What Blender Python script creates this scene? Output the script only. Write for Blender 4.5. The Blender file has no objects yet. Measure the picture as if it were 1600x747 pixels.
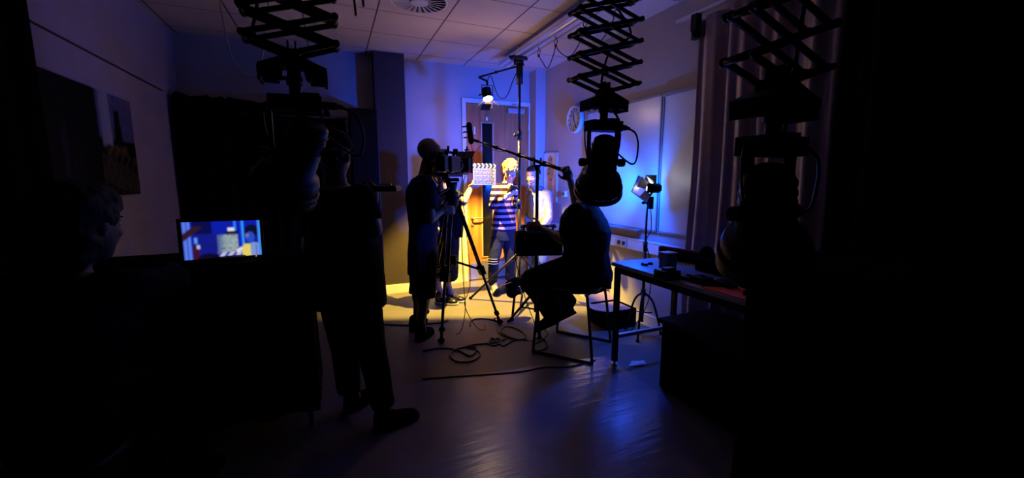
import bpy, math, random
from mathutils import Vector, Matrix
random.seed(7)
S = bpy.context.scene
C = S.collection
V = Vector
PI = math.pi

# ---------------------------------------------------------------- camera
F = 650.0; H = 1.3                      # focal length in pixels of the 1600 px wide frame, eye height
TH = math.atan(92.5/F)                  # tilt down
PS = math.atan(282*math.cos(TH)/F)      # turned to the right of the room's long axis
cam_d = bpy.data.cameras.new('camera'); cam_o = bpy.data.objects.new('camera', cam_d); C.objects.link(cam_o)
cam_o.location = (0, 0, H); cam_o.rotation_euler = (PI/2-TH, 0, -PS)
cam_d.sensor_width = 36; cam_d.lens = F/1600*36; cam_d.clip_start = .02
S.camera = cam_o
S.view_settings.view_transform = 'Standard'; S.view_settings.look = 'None'
S.view_settings.gamma = 1; S.view_settings.use_curve_mapping = False
S.view_settings.exposure = 0.0
w = bpy.data.worlds.new('night'); S.world = w; w.use_nodes = True
w.node_tree.nodes['Background'].inputs[0].default_value = (0.01, 0.01, 0.03, 1)
w.node_tree.nodes['Background'].inputs[1].default_value = 0.0

# lamp powers (the lamps themselves stand further down: spotlight over the actors, floodlight on its stand, monitor; some are added fill)
P_WARM, P_WARM_FILL = 1250.0, 8.0
P_BLUE, P_WHITE_LEAK, P_BLUE_GLOW, P_BLUE_DOWN = 58.0, 0.42, 24.0, 8.0
COL_WARM = (1.0, .66, .10); COL_FILL = (1.0, .52, .34)
COL_GLOW = (.0, .12, 1.0); COL_BLUE = (.0, .075, 1.0); COL_WHITE = (.80, .82, 1.0)

def ray(px, py):
    ct, st, cp, sp = math.cos(TH), math.sin(TH), math.cos(PS), math.sin(PS)
    x = (px-800)/F; z = -(py-373.5)/F
    fy = ct+z*st; fz = -st+z*ct
    return V((x*cp+fy*sp, -x*sp+fy*cp, fz))
def P(px, py, Y):                       # a point of the room at depth Y
    d = ray(px, py); return V((0, 0, H)) + d*(Y/d.y)
def PX(px, py, X):
    d = ray(px, py); return V((0, 0, H)) + d*(X/d.x)
def PZ(px, py, Z=0):
    d = ray(px, py); return V((0, 0, H)) + d*((Z-H)/d.z)

# ---------------------------------------------------------------- materials
def mat(name, col, rough=.6, metal=0, noise=0, nscale=8, bump=0, bscale=60, spec=.5, emit=None, es=0, sheen=0):
    m = bpy.data.materials.new(name); m.use_nodes = True
    N = m.node_tree.nodes; L = m.node_tree.links; b = N['Principled BSDF']
    b.inputs['Base Color'].default_value = (*col, 1); b.inputs['Roughness'].default_value = rough
    b.inputs['Metallic'].default_value = metal; b.inputs['Specular IOR Level'].default_value = spec
    if sheen: b.inputs['Sheen Weight'].default_value = sheen
    tc = N.new('ShaderNodeTexCoord')
    n = N.new('ShaderNodeTexNoise'); n.inputs['Scale'].default_value = nscale; n.inputs['Detail'].default_value = 5
    L.new(tc.outputs['Object'], n.inputs['Vector'])
    r = N.new('ShaderNodeValToRGB')
    k = noise or .06
    r.color_ramp.elements[0].color = (*[c*(1-k) for c in col], 1); r.color_ramp.elements[1].color = (*[min(1, c*(1+k)) for c in col], 1)
    r.color_ramp.elements[0].position = .3; r.color_ramp.elements[1].position = .7
    L.new(n.outputs['Fac'], r.inputs['Fac']); L.new(r.outputs['Color'], b.inputs['Base Color'])
    if bump:
        n2 = N.new('ShaderNodeTexNoise'); n2.inputs['Scale'].default_value = bscale
        L.new(tc.outputs['Object'], n2.inputs['Vector'])
        bp = N.new('ShaderNodeBump'); bp.inputs['Strength'].default_value = bump; bp.inputs['Distance'].default_value = .01
        L.new(n2.outputs['Fac'], bp.inputs['Height']); L.new(bp.outputs['Normal'], b.inputs['Normal'])
    if emit:
        b.inputs['Emission Color'].default_value = (*emit, 1); b.inputs['Emission Strength'].default_value = es
    return m
def N_(m): return m.node_tree.nodes, m.node_tree.links, m.node_tree.nodes['Principled BSDF']

M = {}
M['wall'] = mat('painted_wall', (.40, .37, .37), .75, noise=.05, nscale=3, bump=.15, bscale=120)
M['wall_left'] = mat('rough_wall_blue_lit', (.27, .25, .38), .8, noise=.08, nscale=4, bump=.5, bscale=70)  # bluish light put into the wall colour
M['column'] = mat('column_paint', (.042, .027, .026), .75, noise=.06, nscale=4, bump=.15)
M['trim'] = mat('white_trim', (.66, .64, .60), .45)
M['black'] = mat('black_metal', (.006, .006, .007), .5, metal=0, spec=.25)
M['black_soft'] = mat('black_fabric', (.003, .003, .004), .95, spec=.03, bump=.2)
M['black_gloss'] = mat('black_plastic', (.008, .008, .010), .3, spec=.3)
M['dark_gap'] = mat('dark_matt', (.02, .02, .02), .8)  # plain dark tone for sockets, print and thin strips
M['steel'] = mat('brushed_steel', (.55, .54, .52), .35, metal=.9, noise=.1, nscale=20)
M['aluminium'] = mat('aluminium', (.75, .75, .78), .3, metal=.8)
M['brass'] = mat('brass', (.8, .6, .3), .3, metal=.9)
M['white'] = mat('white_plastic', (.52, .52, .52), .4); M['frame_grey'] = mat('grey_frame', (.22, .22, .24), .5)
M['paper'] = mat('paper', (.8, .8, .8), .8)
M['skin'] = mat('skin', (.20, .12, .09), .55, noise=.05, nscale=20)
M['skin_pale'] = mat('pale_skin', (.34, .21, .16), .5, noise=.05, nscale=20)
M['skin_shaded'] = mat('skin_in_shade', (.14, .08, .055), .6)  # shade put into the skin colour of the silhouetted people
M['hair_black'] = mat('black_hair', (.008, .006, .006), .6, bump=.5, bscale=150, spec=.2)
M['hair_brown'] = mat('dark_brown_hair', (.03, .018, .012), .5, bump=.5, bscale=150)
M['hair_blond'] = mat('blond_curly_hair', (.24, .14, .045), .6, noise=.35, nscale=40, bump=.8, bscale=120)
M['navy'] = mat('navy_cotton', (.010, .014, .045), .9, bump=.3, spec=.1)
M['black_cotton'] = mat('black_cotton', (.007, .007, .009), .95, bump=.3, spec=.08)
M['denim'] = mat('dark_denim', (.005, .008, .022), .85, bump=.3, spec=.2)
M['denim_blue'] = mat('blue_denim', (.06, .09, .20), .85, bump=.3, spec=.2)
M['cream'] = mat('cream_sweatshirt', (.20, .18, .16), .9, bump=.3, spec=.1)
M['shoe_grey'] = mat('grey_suede', (.25, .23, .20), .8)
M['shoe_white'] = mat('white_rubber', (.35, .35, .35), .6)
M['tan'] = mat('tan_leather', (.55, .34, .14), .6, noise=.25, nscale=15, bump=.3)
M['red'] = mat('red_plastic', (.42, .02, .015), .5)
M['orange_red'] = mat('orange_red_fabric', (.95, .10, .03), .7)
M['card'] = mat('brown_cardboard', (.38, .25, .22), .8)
M['table_top'] = mat('grey_laminate', (.42, .42, .46), .3, noise=.06, nscale=6)
M['eye_white'] = mat('eye_white', (.7, .7, .7), .3)
M['iris'] = mat('iris', (.03, .02, .015), .3)
M['lips'] = mat('lips', (.45, .18, .15), .5)
M['glass_black'] = mat('dark_wired_glass', (.004, .004, .006), .12, spec=.5)
M['grey_case'] = mat('blue_grey_card', (.16, .17, .22), .6)
M['whiteboard'] = mat('whiteboard', (.50, .50, .52), .28, noise=.02)
M['screen_fabric'] = mat('satin_board', (.55, .56, .58), .45, noise=.03)
M['green_led'] = mat('red_led', (.1, .0, .0), .4, emit=(1, .05, .03), es=6)

# ceiling: suspended tiles, dark joints
m = mat('ceiling_tile', (.46, .42, .42), .85, noise=.04, nscale=3, bump=.1, bscale=200); M['ceiling'] = m
N, L, b = N_(m)
tc = N.new('ShaderNodeTexCoord'); sx = N.new('ShaderNodeSeparateXYZ'); L.new(tc.outputs['Object'], sx.inputs[0])
def gridline(axis, off, pitch, half):
    a = N.new('ShaderNodeMath'); a.operation = 'SUBTRACT'; L.new(sx.outputs[axis], a.inputs[0]); a.inputs[1].default_value = off-20*pitch
    q = N.new('ShaderNodeMath'); q.operation = 'PINGPONG'; L.new(a.outputs[0], q.inputs[0]); q.inputs[1].default_value = pitch/2
    g = N.new('ShaderNodeMath'); g.operation = 'LESS_THAN'; L.new(q.outputs[0], g.inputs[0]); g.inputs[1].default_value = half
    return g
gx = gridline('X', .415, .558, .006); gy = gridline('Y', 3.73, .545, .0045)
mx = N.new('ShaderNodeMath'); mx.operation = 'MAXIMUM'; L.new(gx.outputs[0], mx.inputs[0]); L.new(gy.outputs[0], mx.inputs[1])
mixc = N.new('ShaderNodeMix'); mixc.data_type = 'RGBA'
L.new(mx.outputs[0], mixc.inputs[0]); old = b.inputs['Base Color'].links[0].from_socket
L.new(old, mixc.inputs[6]); mixc.inputs[7].default_value = (.045, .04, .045, 1); L.new(mixc.outputs[2], b.inputs['Base Color'])

# door wood
m = mat('door_wood', (.48, .15, .045), .6, spec=.2, noise=.3, nscale=3); M['door'] = m
N, L, b = N_(m)
for n in N:
    if n.type == 'TEX_NOISE':
        mp = N.new('ShaderNodeMapping'); tc = [q for q in N if q.type == 'TEX_COORD'][0]
        L.new(tc.outputs['Object'], mp.inputs[0]); mp.inputs['Scale'].default_value = (6, 1, .5); L.new(mp.outputs[0], n.inputs['Vector'])

# floor: dark matt vinyl
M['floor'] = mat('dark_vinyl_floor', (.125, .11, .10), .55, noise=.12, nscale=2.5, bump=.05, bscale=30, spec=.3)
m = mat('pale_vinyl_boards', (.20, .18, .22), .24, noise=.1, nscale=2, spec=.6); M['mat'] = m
N, L, b = N_(m)
tc = N.new('ShaderNodeTexCoord'); mp = N.new('ShaderNodeMapping'); mp.inputs['Scale'].default_value = (1.4, 11, 1); mp.inputs['Rotation'].default_value = (0, 0, .1)
n = N.new('ShaderNodeTexNoise'); n.inputs['Scale'].default_value = 2.0; n.inputs['Detail'].default_value = 3
L.new(tc.outputs['Object'], mp.inputs[0]); L.new(mp.outputs[0], n.inputs['Vector'])
bp = N.new('ShaderNodeBump'); bp.inputs['Strength'].default_value = .5; bp.inputs['Distance'].default_value = .006
L.new(n.outputs['Fac'], bp.inputs['Height']); L.new(bp.outputs['Normal'], b.inputs['Normal'])

# curtain: satin
m = mat('satin_curtain', (.36, .27, .29), .42, noise=.08, nscale=5, spec=.6); M['curtain'] = m

# striped jumper
m = mat('striped_knit', (.03, .02, .07), .9, bump=.3, spec=.1); M['stripes'] = m
N, L, b = N_(m)
tc = N.new('ShaderNodeTexCoord'); sx = N.new('ShaderNodeSeparateXYZ'); L.new(tc.outputs['Object'], sx.inputs[0])
a = N.new('ShaderNodeMath'); a.operation = 'PINGPONG'; L.new(sx.outputs['Z'], a.inputs[0]); a.inputs[1].default_value = .034
g = N.new('ShaderNodeMath'); g.operation = 'LESS_THAN'; L.new(a.outputs[0], g.inputs[0]); g.inputs[1].default_value = .016
mixc = N.new('ShaderNodeMix'); mixc.data_type = 'RGBA'; L.new(g.outputs[0], mixc.inputs[0])
mixc.inputs[6].default_value = (.010, .004, .022, 1); mixc.inputs[7].default_value = (.30, .17, .21, 1)
L.new(mixc.outputs[2], b.inputs['Base Color'])

def attr_mat(name, emission=0):
    m = bpy.data.materials.new(name); m.use_nodes = True; N, L, b = N_(m)
    a = N.new('ShaderNodeAttribute'); a.attribute_name = 'pic'
    L.new(a.outputs['Color'], b.inputs['Base Color']); b.inputs['Roughness'].default_value = .5
    if emission:
        b.inputs['Base Color'].default_value = (0, 0, 0, 1); L.remove(b.inputs['Base Color'].links[0])
        L.new(a.outputs['Color'], b.inputs['Emission Color']); b.inputs['Emission Strength'].default_value = emission
        b.inputs['Roughness'].default_value = .3
    return m
M['screen_pic'] = attr_mat('monitor_picture', 1.0)
M['mural'] = attr_mat('dark_canvas'); M['mural'].node_tree.nodes['Principled BSDF'].inputs['Specular IOR Level'].default_value = .1

# ---------------------------------------------------------------- object helpers
def tag(o, label=None, cat=None, group=None, kind=None):
    if label: o['label'] = label
    if cat: o['category'] = cat
    if group: o['group'] = group
    if kind: o['kind'] = kind
    return o
def thing(name, loc, label, cat, group=None):
    o = bpy.data.objects.new(name, None); C.objects.link(o); o.location = loc; o.empty_display_size = .05
    return tag(o, label, cat, group)
def wloc(o):
    l = V(o.location)
    while o.parent: o = o.parent; l = l+V(o.location)
    return l

class MB:
    def __init__(s): s.v = []; s.f = []; s.sm = []
    def add(s, vs, fs, smooth=False):
        n = len(s.v); s.v += [V(q) for q in vs]; s.f += [tuple(i+n for i in f) for f in fs]; s.sm += [smooth]*len(fs); return s
    def box(s, c, d, R=None):
        c = V(c); h = [q/2 for q in d]; vs = []
        for x in (-1, 1):
            for y in (-1, 1):
                for z in (-1, 1):
                    q = V((x*h[0], y*h[1], z*h[2]))
                    if R is not None: q = R @ q
                    vs.append(c+q)
        return s.add(vs, [(0,1,3,2),(4,6,7,5),(0,4,5,1),(2,3,7,6),(0,2,6,4),(1,5,7,3)])
    def box2(s, a, b):
        a, b = V(a), V(b); return s.box((a+b)/2, [abs(q) for q in (b-a)])
    def bar(s, a, b, wd, ht, up=(0,0,1)):          # rectangular bar from a to b
        a, b = V(a), V(b); z = (b-a); l = z.length; z.normalize(); x = z.cross(V(up))
        if x.length < 1e-4: x = z.cross(V((1,0,0)))
        x.normalize(); y = x.cross(z)
        R = Matrix((x, z, y)).transposed()
        return s.box((a+b)/2, (wd, l, ht), R)
    def lathe(s, a, ax, prof, seg=20, smooth=True, close=True):   # prof: (distance along ax, radius)
        a = V(a); ax = V(ax).normalized(); x = ax.orthogonal().normalized(); y = ax.cross(x)
        vs = []; fs = []
        for t, r in prof:
            for k in range(seg):
                q = 2*PI*k/seg; vs.append(a+ax*t+(x*math.cos(q)+y*math.sin(q))*max(r, 1e-4))
        for i in range(len(prof)-1):
            for k in range(seg):
                k2 = (k+1) % seg; fs.append((i*seg+k, i*seg+k2, (i+1)*seg+k2, (i+1)*seg+k))
        s.add(vs, fs, smooth)
        if close:
            n = len(s.v)-len(vs); s.f += [tuple(n+k for k in reversed(range(seg))), tuple(n+(len(prof)-1)*seg+k for k in range(seg))]; s.sm += [False]*2
        return s
    def cyl(s, a, b, r, r2=None, seg=14):
        a, b = V(a), V(b); return s.lathe(a, b-a, [(0, r), ((b-a).length, r if r2 is None else r2)], seg)
    def capsule(s, a, b, r, r2=None, seg=12):
        a, b = V(a), V(b); r2 = r if r2 is None else r2; l = (b-a).length; pr = []
        ax = (b-a) if l > 1e-5 else V((0,0,1))
        for i in range(5): t = PI/2*i/4; pr.append((-r*math.cos(t), r*math.sin(t)))
        for i in range(5): t = PI/2*i/4; pr.append((l+r2*math.sin(t), r2*math.cos(t)))
        return s.lathe(a, ax, pr, seg)
    def ell(s, c, r, R=None, seg=16):
        c = V(c); vs = []; fs = []; n = seg//2+2
        for i in range(n):
            t = PI*i/(n-1)
            for k in range(seg):
                q = 2*PI*k/seg; p = V((r[0]*max(math.sin(t), 1e-3)*math.cos(q), r[1]*max(math.sin(t), 1e-3)*math.sin(q), r[2]*math.cos(t)))
                if R is not None: p = R @ p
                vs.append(c+p)
        for i in range(n-1):
            for k in range(seg): k2 = (k+1) % seg; fs.append((i*seg+k, (i+1)*seg+k, (i+1)*seg+k2, i*seg+k2))
        s.add(vs, fs, True)
        m = len(s.v)-len(vs); s.f += [tuple(m+k for k in range(seg)), tuple(m+(n-1)*seg+k for k in reversed(range(seg)))]; s.sm += [True]*2
        return s
    def loft(s, rings, seg=20, smooth=True):        # rings: (centre, vector a, vector b)
        vs = []; fs = []
        for c, a, b in rings:
            c, a, b = V(c), V(a), V(b)
            for k in range(seg):
                q = 2*PI*k/seg; cc, ss = math.cos(q), math.sin(q)
                e = .8
                vs.append(c+a*(abs(cc)**e*(1 if cc > 0 else -1))+b*(abs(ss)**e*(1 if ss > 0 else -1)))
        n = len(rings)
        for i in range(n-1):
            for k in range(seg): k2 = (k+1) % seg; fs.append((i*seg+k, i*seg+k2, (i+1)*seg+k2, (i+1)*seg+k))
        m = len(s.v); s.add(vs, fs, smooth)
        s.f += [tuple(m+k for k in reversed(range(seg))), tuple(m+(n-1)*seg+k for k in range(seg))]; s.sm += [False]*2
        return s
    def tube(s, pts, r, seg=6, sub=6):              # smooth cable through points
        pts = [V(p) for p in pts]
        if sub > 1:
            out = []; q = [pts[0]*2-pts[1]]+pts+[pts[-1]*2-pts[-2]]
            for i in range(1, len(q)-2):
                for k in range(sub):
                    t = k/sub; a, b, c, d = q[i-1], q[i], q[i+1], q[i+2]
                    out.append(.5*((2*b)+(c-a)*t+(2*a-5*b+4*c-d)*t*t+(3*b-a-3*c+d)*t**3))
            out.append(pts[-1]); pts = out
        vs = []; fs = []; pr = None
        for i, p in enumerate(pts):
            t = (pts[min(i+1, len(pts)-1)]-pts[max(i-1, 0)])
            t = t.normalized() if t.length > 1e-7 else V((0,0,1))
            if pr is None: x = t.orthogonal().normalized()
            else:
                x = pr-t*pr.dot(t); x = x.normalized() if x.length > 1e-6 else t.orthogonal().normalized()
            pr = x; y = t.cross(x)
            for k in range(seg): q = 2*PI*k/seg; vs.append(p+(x*math.cos(q)+y*math.sin(q))*r)
        for i in range(len(pts)-1):
            for k in range(seg): k2 = (k+1) % seg; fs.append((i*seg+k, i*seg+k2, (i+1)*seg+k2, (i+1)*seg+k))
        m = len(s.v); s.add(vs, fs, True)
        s.f += [tuple(m+k for k in reversed(range(seg))), tuple(m+(len(pts)-1)*seg+k for k in range(seg))]; s.sm += [False]*2
        return s
    def build(s, name, material, parent=None, bevel=0, label=None):
        me = bpy.data.meshes.new(name)
        if parent is not None: off = wloc(parent)
        else:
            lo = [min(v[i] for v in s.v) for i in range(3)]; hi = [max(v[i] for v in s.v) for i in range(3)]
            off = V(((lo[0]+hi[0])/2, (lo[1]+hi[1])/2, lo[2]))
            if name.startswith(('floor', 'ceiling', 'wall')): off = V((0,0,0))
        me.from_pydata([v-off for v in s.v], [], s.f); me.polygons.foreach_set('use_smooth', s.sm); me.update()
        me.materials.append(material if not isinstance(material, str) else M[material])
        o = bpy.data.objects.new(name, me); C.objects.link(o)
        if parent is not None: o.parent = parent
        else: o.location = off
        if bevel:
            b = o.modifiers.new('bevel', 'BEVEL'); b.width = bevel; b.segments = 2; b.limit_method = 'ANGLE'
        if label: o['label'] = label
        return o
    def fuse(s, name, material, parent=None, voxel=.008, smooth=4, wrinkle=0, wsize=.08, label=None):  # one continuous skin over all shapes
        o = s.build(name, material, parent)
        r = o.modifiers.new('r', 'REMESH'); r.mode = 'VOXEL'; r.voxel_size = voxel; r.use_smooth_shade = True
        if smooth: q = o.modifiers.new('s', 'SMOOTH'); q.factor = .5; q.iterations = smooth
        if wrinkle:
            t = bpy.data.textures.new('folds', 'CLOUDS'); t.noise_scale = wsize
            d = o.modifiers.new('d', 'DISPLACE'); d.texture = t; d.strength = wrinkle; d.mid_level = .5; d.texture_coords = 'LOCAL'
        dg = bpy.context.evaluated_depsgraph_get(); me = bpy.data.meshes.new_from_object(o.evaluated_get(dg)); o.modifiers.clear()
        old = o.data; o.data = me; bpy.data.meshes.remove(old); me.name = name
        if label: o['label'] = label
        return o

def copy_tree(o, parent=None):
    c = o.copy(); C.objects.link(c)
    if parent is not None: c.parent = parent
    for ch in [q for q in bpy.data.objects if q.parent == o]: copy_tree(ch, c)
    return c
def struct(name, mb, material, bevel=0, label=None):
    o = mb.build(name, material, None, bevel); o['kind'] = 'structure'
    if label: o['label'] = label
    return o

# ---------------------------------------------------------------- the room
XL, XR, YB, YF, ZC = -1.3, 2.55, 5.05, -1.6, 2.66
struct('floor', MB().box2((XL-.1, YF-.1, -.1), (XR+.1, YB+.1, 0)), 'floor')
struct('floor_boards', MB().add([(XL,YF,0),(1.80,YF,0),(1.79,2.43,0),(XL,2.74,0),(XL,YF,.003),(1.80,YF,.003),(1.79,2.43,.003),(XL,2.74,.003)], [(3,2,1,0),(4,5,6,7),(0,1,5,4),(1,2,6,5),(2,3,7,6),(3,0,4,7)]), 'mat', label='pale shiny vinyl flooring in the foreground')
struct('ceiling', MB().box2((XL-.1, YF-.1, ZC), (XR+.1, YB+.1, ZC+.1)), 'ceiling')
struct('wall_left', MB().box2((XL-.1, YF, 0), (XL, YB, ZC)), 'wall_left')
struct('wall_right', MB().box2((XR, YF, 0), (XR+.1, YB, ZC)), 'wall')
struct('wall_rear', MB().box2((XL-.1, YF-.1, 0), (XR+.1, YF, ZC)), 'black_soft')
DX0, DX1, DZ = 1.55, 2.40, 2.235
struct('wall_back', MB().box2((XL-.1, YB, 0), (DX0-.05, YB+.1, ZC)).box2((DX1+.05, YB, 0), (XR+.1, YB+.1, ZC)).box2((DX0-.05, YB, DZ+.05), (DX1+.05, YB+.1, ZC)), 'wall')
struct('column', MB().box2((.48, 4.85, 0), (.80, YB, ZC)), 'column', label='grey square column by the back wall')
struct('trim_1', MB().box2((2.415, 4.86, 0), (XR, YB, ZC)), 'wall', label='boxed-in pipe in the corner right of the door')
bb = lambda a, b: MB().box2(a, b)
struct('baseboard_back', bb((.80, YB-.015, 0), (DX0-.06, YB, .10)), 'trim')
struct('baseboard_column', MB().box2((.475, 4.835, 0), (.815, 4.85, .10)).box2((.80, 4.835, 0), (.815, YB, .10)), 'trim')
struct('baseboard_right', bb((XR-.015, YF, 0), (XR, 4.86, .10)), 'trim')
struct('baseboard_left', bb((XL, YF, 0), (XL+.015, YB, .10)), 'trim')
struct('trim_2', MB().box2((XR-.035, 2.2, .66), (XR, 4.86, .76)).box2((XR-.038, 2.2, .75), (XR, 4.86, .765)), 'trim', .004, 'white cable trunking along the right wall')
struct('trim_3', MB().box2((XL, 2.0, 2.055), (XL+.008, 4.6, 2.065)), 'dark_gap', label='thin dark strip high on the left wall')  # flat dark strip on the wall face
# door
d = MB()
d.box2((DX0-.05, YB-.02, 0), (DX0, YB+.06, DZ+.05)).box2((DX1, YB-.02, 0), (DX1+.05, YB+.06, DZ+.05)).box2((DX0, YB-.02, DZ), (DX1, YB+.06, DZ+.05))
struct('trim_4', d, 'trim', .004, 'white door frame')
dl = MB()
wx0, wx1, wz0, wz1 = 1.755, 1.905, .31, 2.0
Yd0, Yd1 = YB+.005, YB+.05
dl.box2((DX0+.004, Yd0, .006), (wx0, Yd1, DZ-.004)).box2((wx1, Yd0, .006), (DX1-.004, Yd1, DZ-.004)).box2((wx0, Yd0, .006), (wx1, Yd1, wz0)).box2((wx0, Yd0, wz1), (wx1, Yd1, DZ-.004))
door = struct('door_1', dl, 'door', label='brown wooden door with a tall narrow window')
MB().box2((wx0, YB+.02, wz0), (wx1, YB+.03, wz1)).build('glass_pane', 'glass_black', door)
g = MB()
for a, b in (((wx0-.012, YB-.004, wz0-.012), (wx0+.006, YB+.02, wz1+.012)), ((wx1-.006, YB-.004, wz0-.012), (wx1+.012, YB+.02, wz1+.012)),
             ((wx0, YB-.004, wz1), (wx1, YB+.02, wz1+.012)), ((wx0, YB-.004, wz0-.012), (wx1, YB+.02, wz0))): g.box2(a, b)
g.build('glazing_bead', mat('light_wood_bead', (.5, .27, .14), .5), door)
MB().box2((DX0+.02, YB-.001, .02), (DX1-.02, YB+.004, .23)).build('kick_plate', 'steel', door)
MB().box2((wx0-.02, YB-.002, .235), (wx1+.02, YB+.004, .25)).build('lower_rail', 'steel', door)
h = MB(); hz = .82; hx = 1.62
h.lathe((hx, YB+.004, hz), (0,-1,0), [(0,.026),(.008,.026)], 20).cyl((hx, YB, hz), (hx, YB-.05, hz), .009).capsule((hx, YB-.05, hz), (hx+.12, YB-.05, hz), .009)
h.build('door_handle', 'steel', door)
MB().lathe((hx, YB+.004, hz-.09), (0,-1,0), [(0,.022),(.008,.022)], 20).box((hx, YB-.008, hz-.09), (.006, .01, .02)).build('lock', 'steel', door)
cz = DZ-.05
cl = MB().box2((2.10, YB-.045, cz-.045), (2.33, YB+.004, cz+.015)).bar((2.27, YB-.03, cz+.03), (2.16, YB-.10, cz+.035), .02, .008).bar((2.16, YB-.10, cz+.035), (2.22, YB-.03, DZ+.02), .02, .008)
cl.build('door_closer', 'aluminium', door, .004)
MB().box2((1.815, YB-.001, 2.035), (1.84, YB+.004, 2.075)).build('door_sticker', 'paper', door)
MB().box2((1.655, YB-.001, 1.86), (1.672, YB+.004, 1.95)).build('door_sticker', 'paper', door)
for z in (.3, 1.25, 1.98): MB().cyl((DX1-.002, YB-.004, z-.05), (DX1-.002, YB-.004, z+.05), .009).build('hinge', 'steel', door)

# ---------------------------------------------------------------- ceiling air diffuser
dc = V((.69, 3.42, ZC))
t = thing('ceiling_diffuser', dc, 'round white swirl air diffuser set in a ceiling tile', 'air vent')
MB().lathe(dc, (0,0,-1), [(0,.225),(.004,.225),(.012,.215),(.012,.205),(.002,.205),(.002,.0001)], 48).build('rim', 'white', t)
MB().lathe(dc+V((0,0,-.003)), (0,0,-1), [(0,.2),(.0015,.2)], 48).build('dark_opening', 'black', t)
MB().lathe(dc, (0,0,-1), [(0,.07),(.018,.07),(.022,.06)], 32).build('hub', 'white', t)
for k in range(24):
    a = 2*PI*k/24; u = V((math.cos(a), math.sin(a), 0)); n = V((-math.sin(a), math.cos(a), 0))
    p0, p1 = dc+u*.065+V((0,0,-.010)), dc+u*.205+V((0,0,-.010))
    q = MB().add([p0-n*.004, p0+n*.005, p1+n*.019+V((0,0,.003)), p1-n*.012+V((0,0,-.006)),
                  p0-n*.004+V((0,0,.002)), p0+n*.005+V((0,0,.002)), p1+n*.019+V((0,0,.005)), p1-n*.012+V((0,0,-.004))],
                 [(3,2,1,0),(4,5,6,7),(0,1,5,4),(1,2,6,5),(2,3,7,6),(3,0,4,7)])
    q.build('vane', 'white', t)

# ---------------------------------------------------------------- lighting track on the ceiling with its festoon cable
tx, tz = 1.84, 2.565
t = thing('lighting_track', (tx, 3.0, ZC), 'long grey twin-rail lighting track hung below the ceiling tiles', 'track')
MB().box2((tx-.055, .4, tz+.004), (tx-.028, 4.52, tz+.034)).box2((tx+.028, .4, tz+.004), (tx+.055, 4.52, tz+.034)).box2((tx-.03, .4, tz+.028), (tx+.03, 4.5, tz+.04)).build('rail', 'aluminium', t, .002)
MB().box2((tx-.062, .4, tz-.012), (tx-.022, 4.52, tz-.002)).box2((tx+.022, .4, tz-.012), (tx+.062, 4.52, tz-.002)).build('lower_flange', 'aluminium', t)
for y in (1.2, 2.6, 4.1): MB().box2((tx-.012, y-.02, tz+.03), (tx+.012, y+.02, ZC)).build('hanger', 'steel', t)
hooks = [3.75, 3.42, 2.95, 2.55]
hb = MB()
for y in hooks:
    p = V((tx+.10, y, tz-.005)); hb = MB().tube([p+V((-.07,0,.01)), p+V((-.05,0,-.02)), p+V((-.05,.03,-.05)), p+V((-.05,0,-.075)), p+V((-.05,-.03,-.05)), p+V((-.05,0,-.02))], .004).ell(p+V((-.05,0,-.085)), (.012,.012,.012))
    hb.build('cable_hook', 'black', t)
pts = []
for i in range(len(hooks)-1):
    a, b_ = hooks[i], hooks[i+1]; pts += [(tx+.05, a, tz-.09), (tx+.06, a-.05, tz-.15), (tx+.06, (a+b_)/2, tz-.24), (tx+.06, b_+.05, tz-.14)]
pts += [(tx+.05, hooks[-1], tz-.09), (tx+.05, 1.9, tz-.05), (tx+.04, 1.5, tz-.02)]
tag(MB().tube(pts, .0045).build('festoon_cable', 'black'), 'thin black cable looping from the hooks of the ceiling track', 'cable')
# black carriage seen at the track end
t = thing('track_carriage', (tx, 4.12, tz), 'dark clamp carriage at the far end of the ceiling track', 'clamp')
MB().box((tx, 4.12, tz-.02), (.15, .10, .03)).cyl((tx-.03, 4.12, tz-.04), (tx-.03, 4.12, tz-.09), .02).build('body', 'black', t, .004)
for s in (-1, 1): MB().cyl((tx+s*.07, 4.12, tz-.02), (tx+s*.10, 4.12, tz-.02), .016).build('knob', 'black', t)

# ---------------------------------------------------------------- right wall: whiteboard, clock, poster, switches
t = thing('whiteboard', (XR, 3.3, .86), 'wide white wall board lit blue behind the floodlight', 'whiteboard')
MB().box2((XR-.014, 2.775, .87), (XR, 3.86, 1.985)).build('board', 'whiteboard', t)
f_ = MB()
for a, b_ in (((XR-.022, 2.77, 1.985), (XR, 3.875, 2.0)), ((XR-.022, 2.77, .855), (XR, 3.875, .87)), ((XR-.022, 3.86, .86), (XR, 3.875, 2.0)), ((XR-.022, 2.765, .86), (XR, 2.78, 2.0))): f_.box2(a, b_)
f_.build('frame', 'frame_grey', t)
MB().box2((XR-.075, 2.95, .845), (XR-.0, 3.75, .857)).build('pen_tray', 'frame_grey', t)
t = thing('projection_board', (XR, 2.2, .86), 'pale grey board between the whiteboard and the satin curtain', 'board')
MB().box2((XR-.014, 1.7, .87), (XR, 2.745, 1.97)).build('panel', 'screen_fabric', t)
f_ = MB()
for a, b_ in (((XR-.03, 1.7, 1.97), (XR, 2.755, 1.995)), ((XR-.022, 1.7, .855), (XR, 2.755, .87)), ((XR-.022, 2.742, .86), (XR, 2.755, 2.0))): f_.box2(a, b_)
f_.build('frame', 'frame_grey', t)

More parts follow.
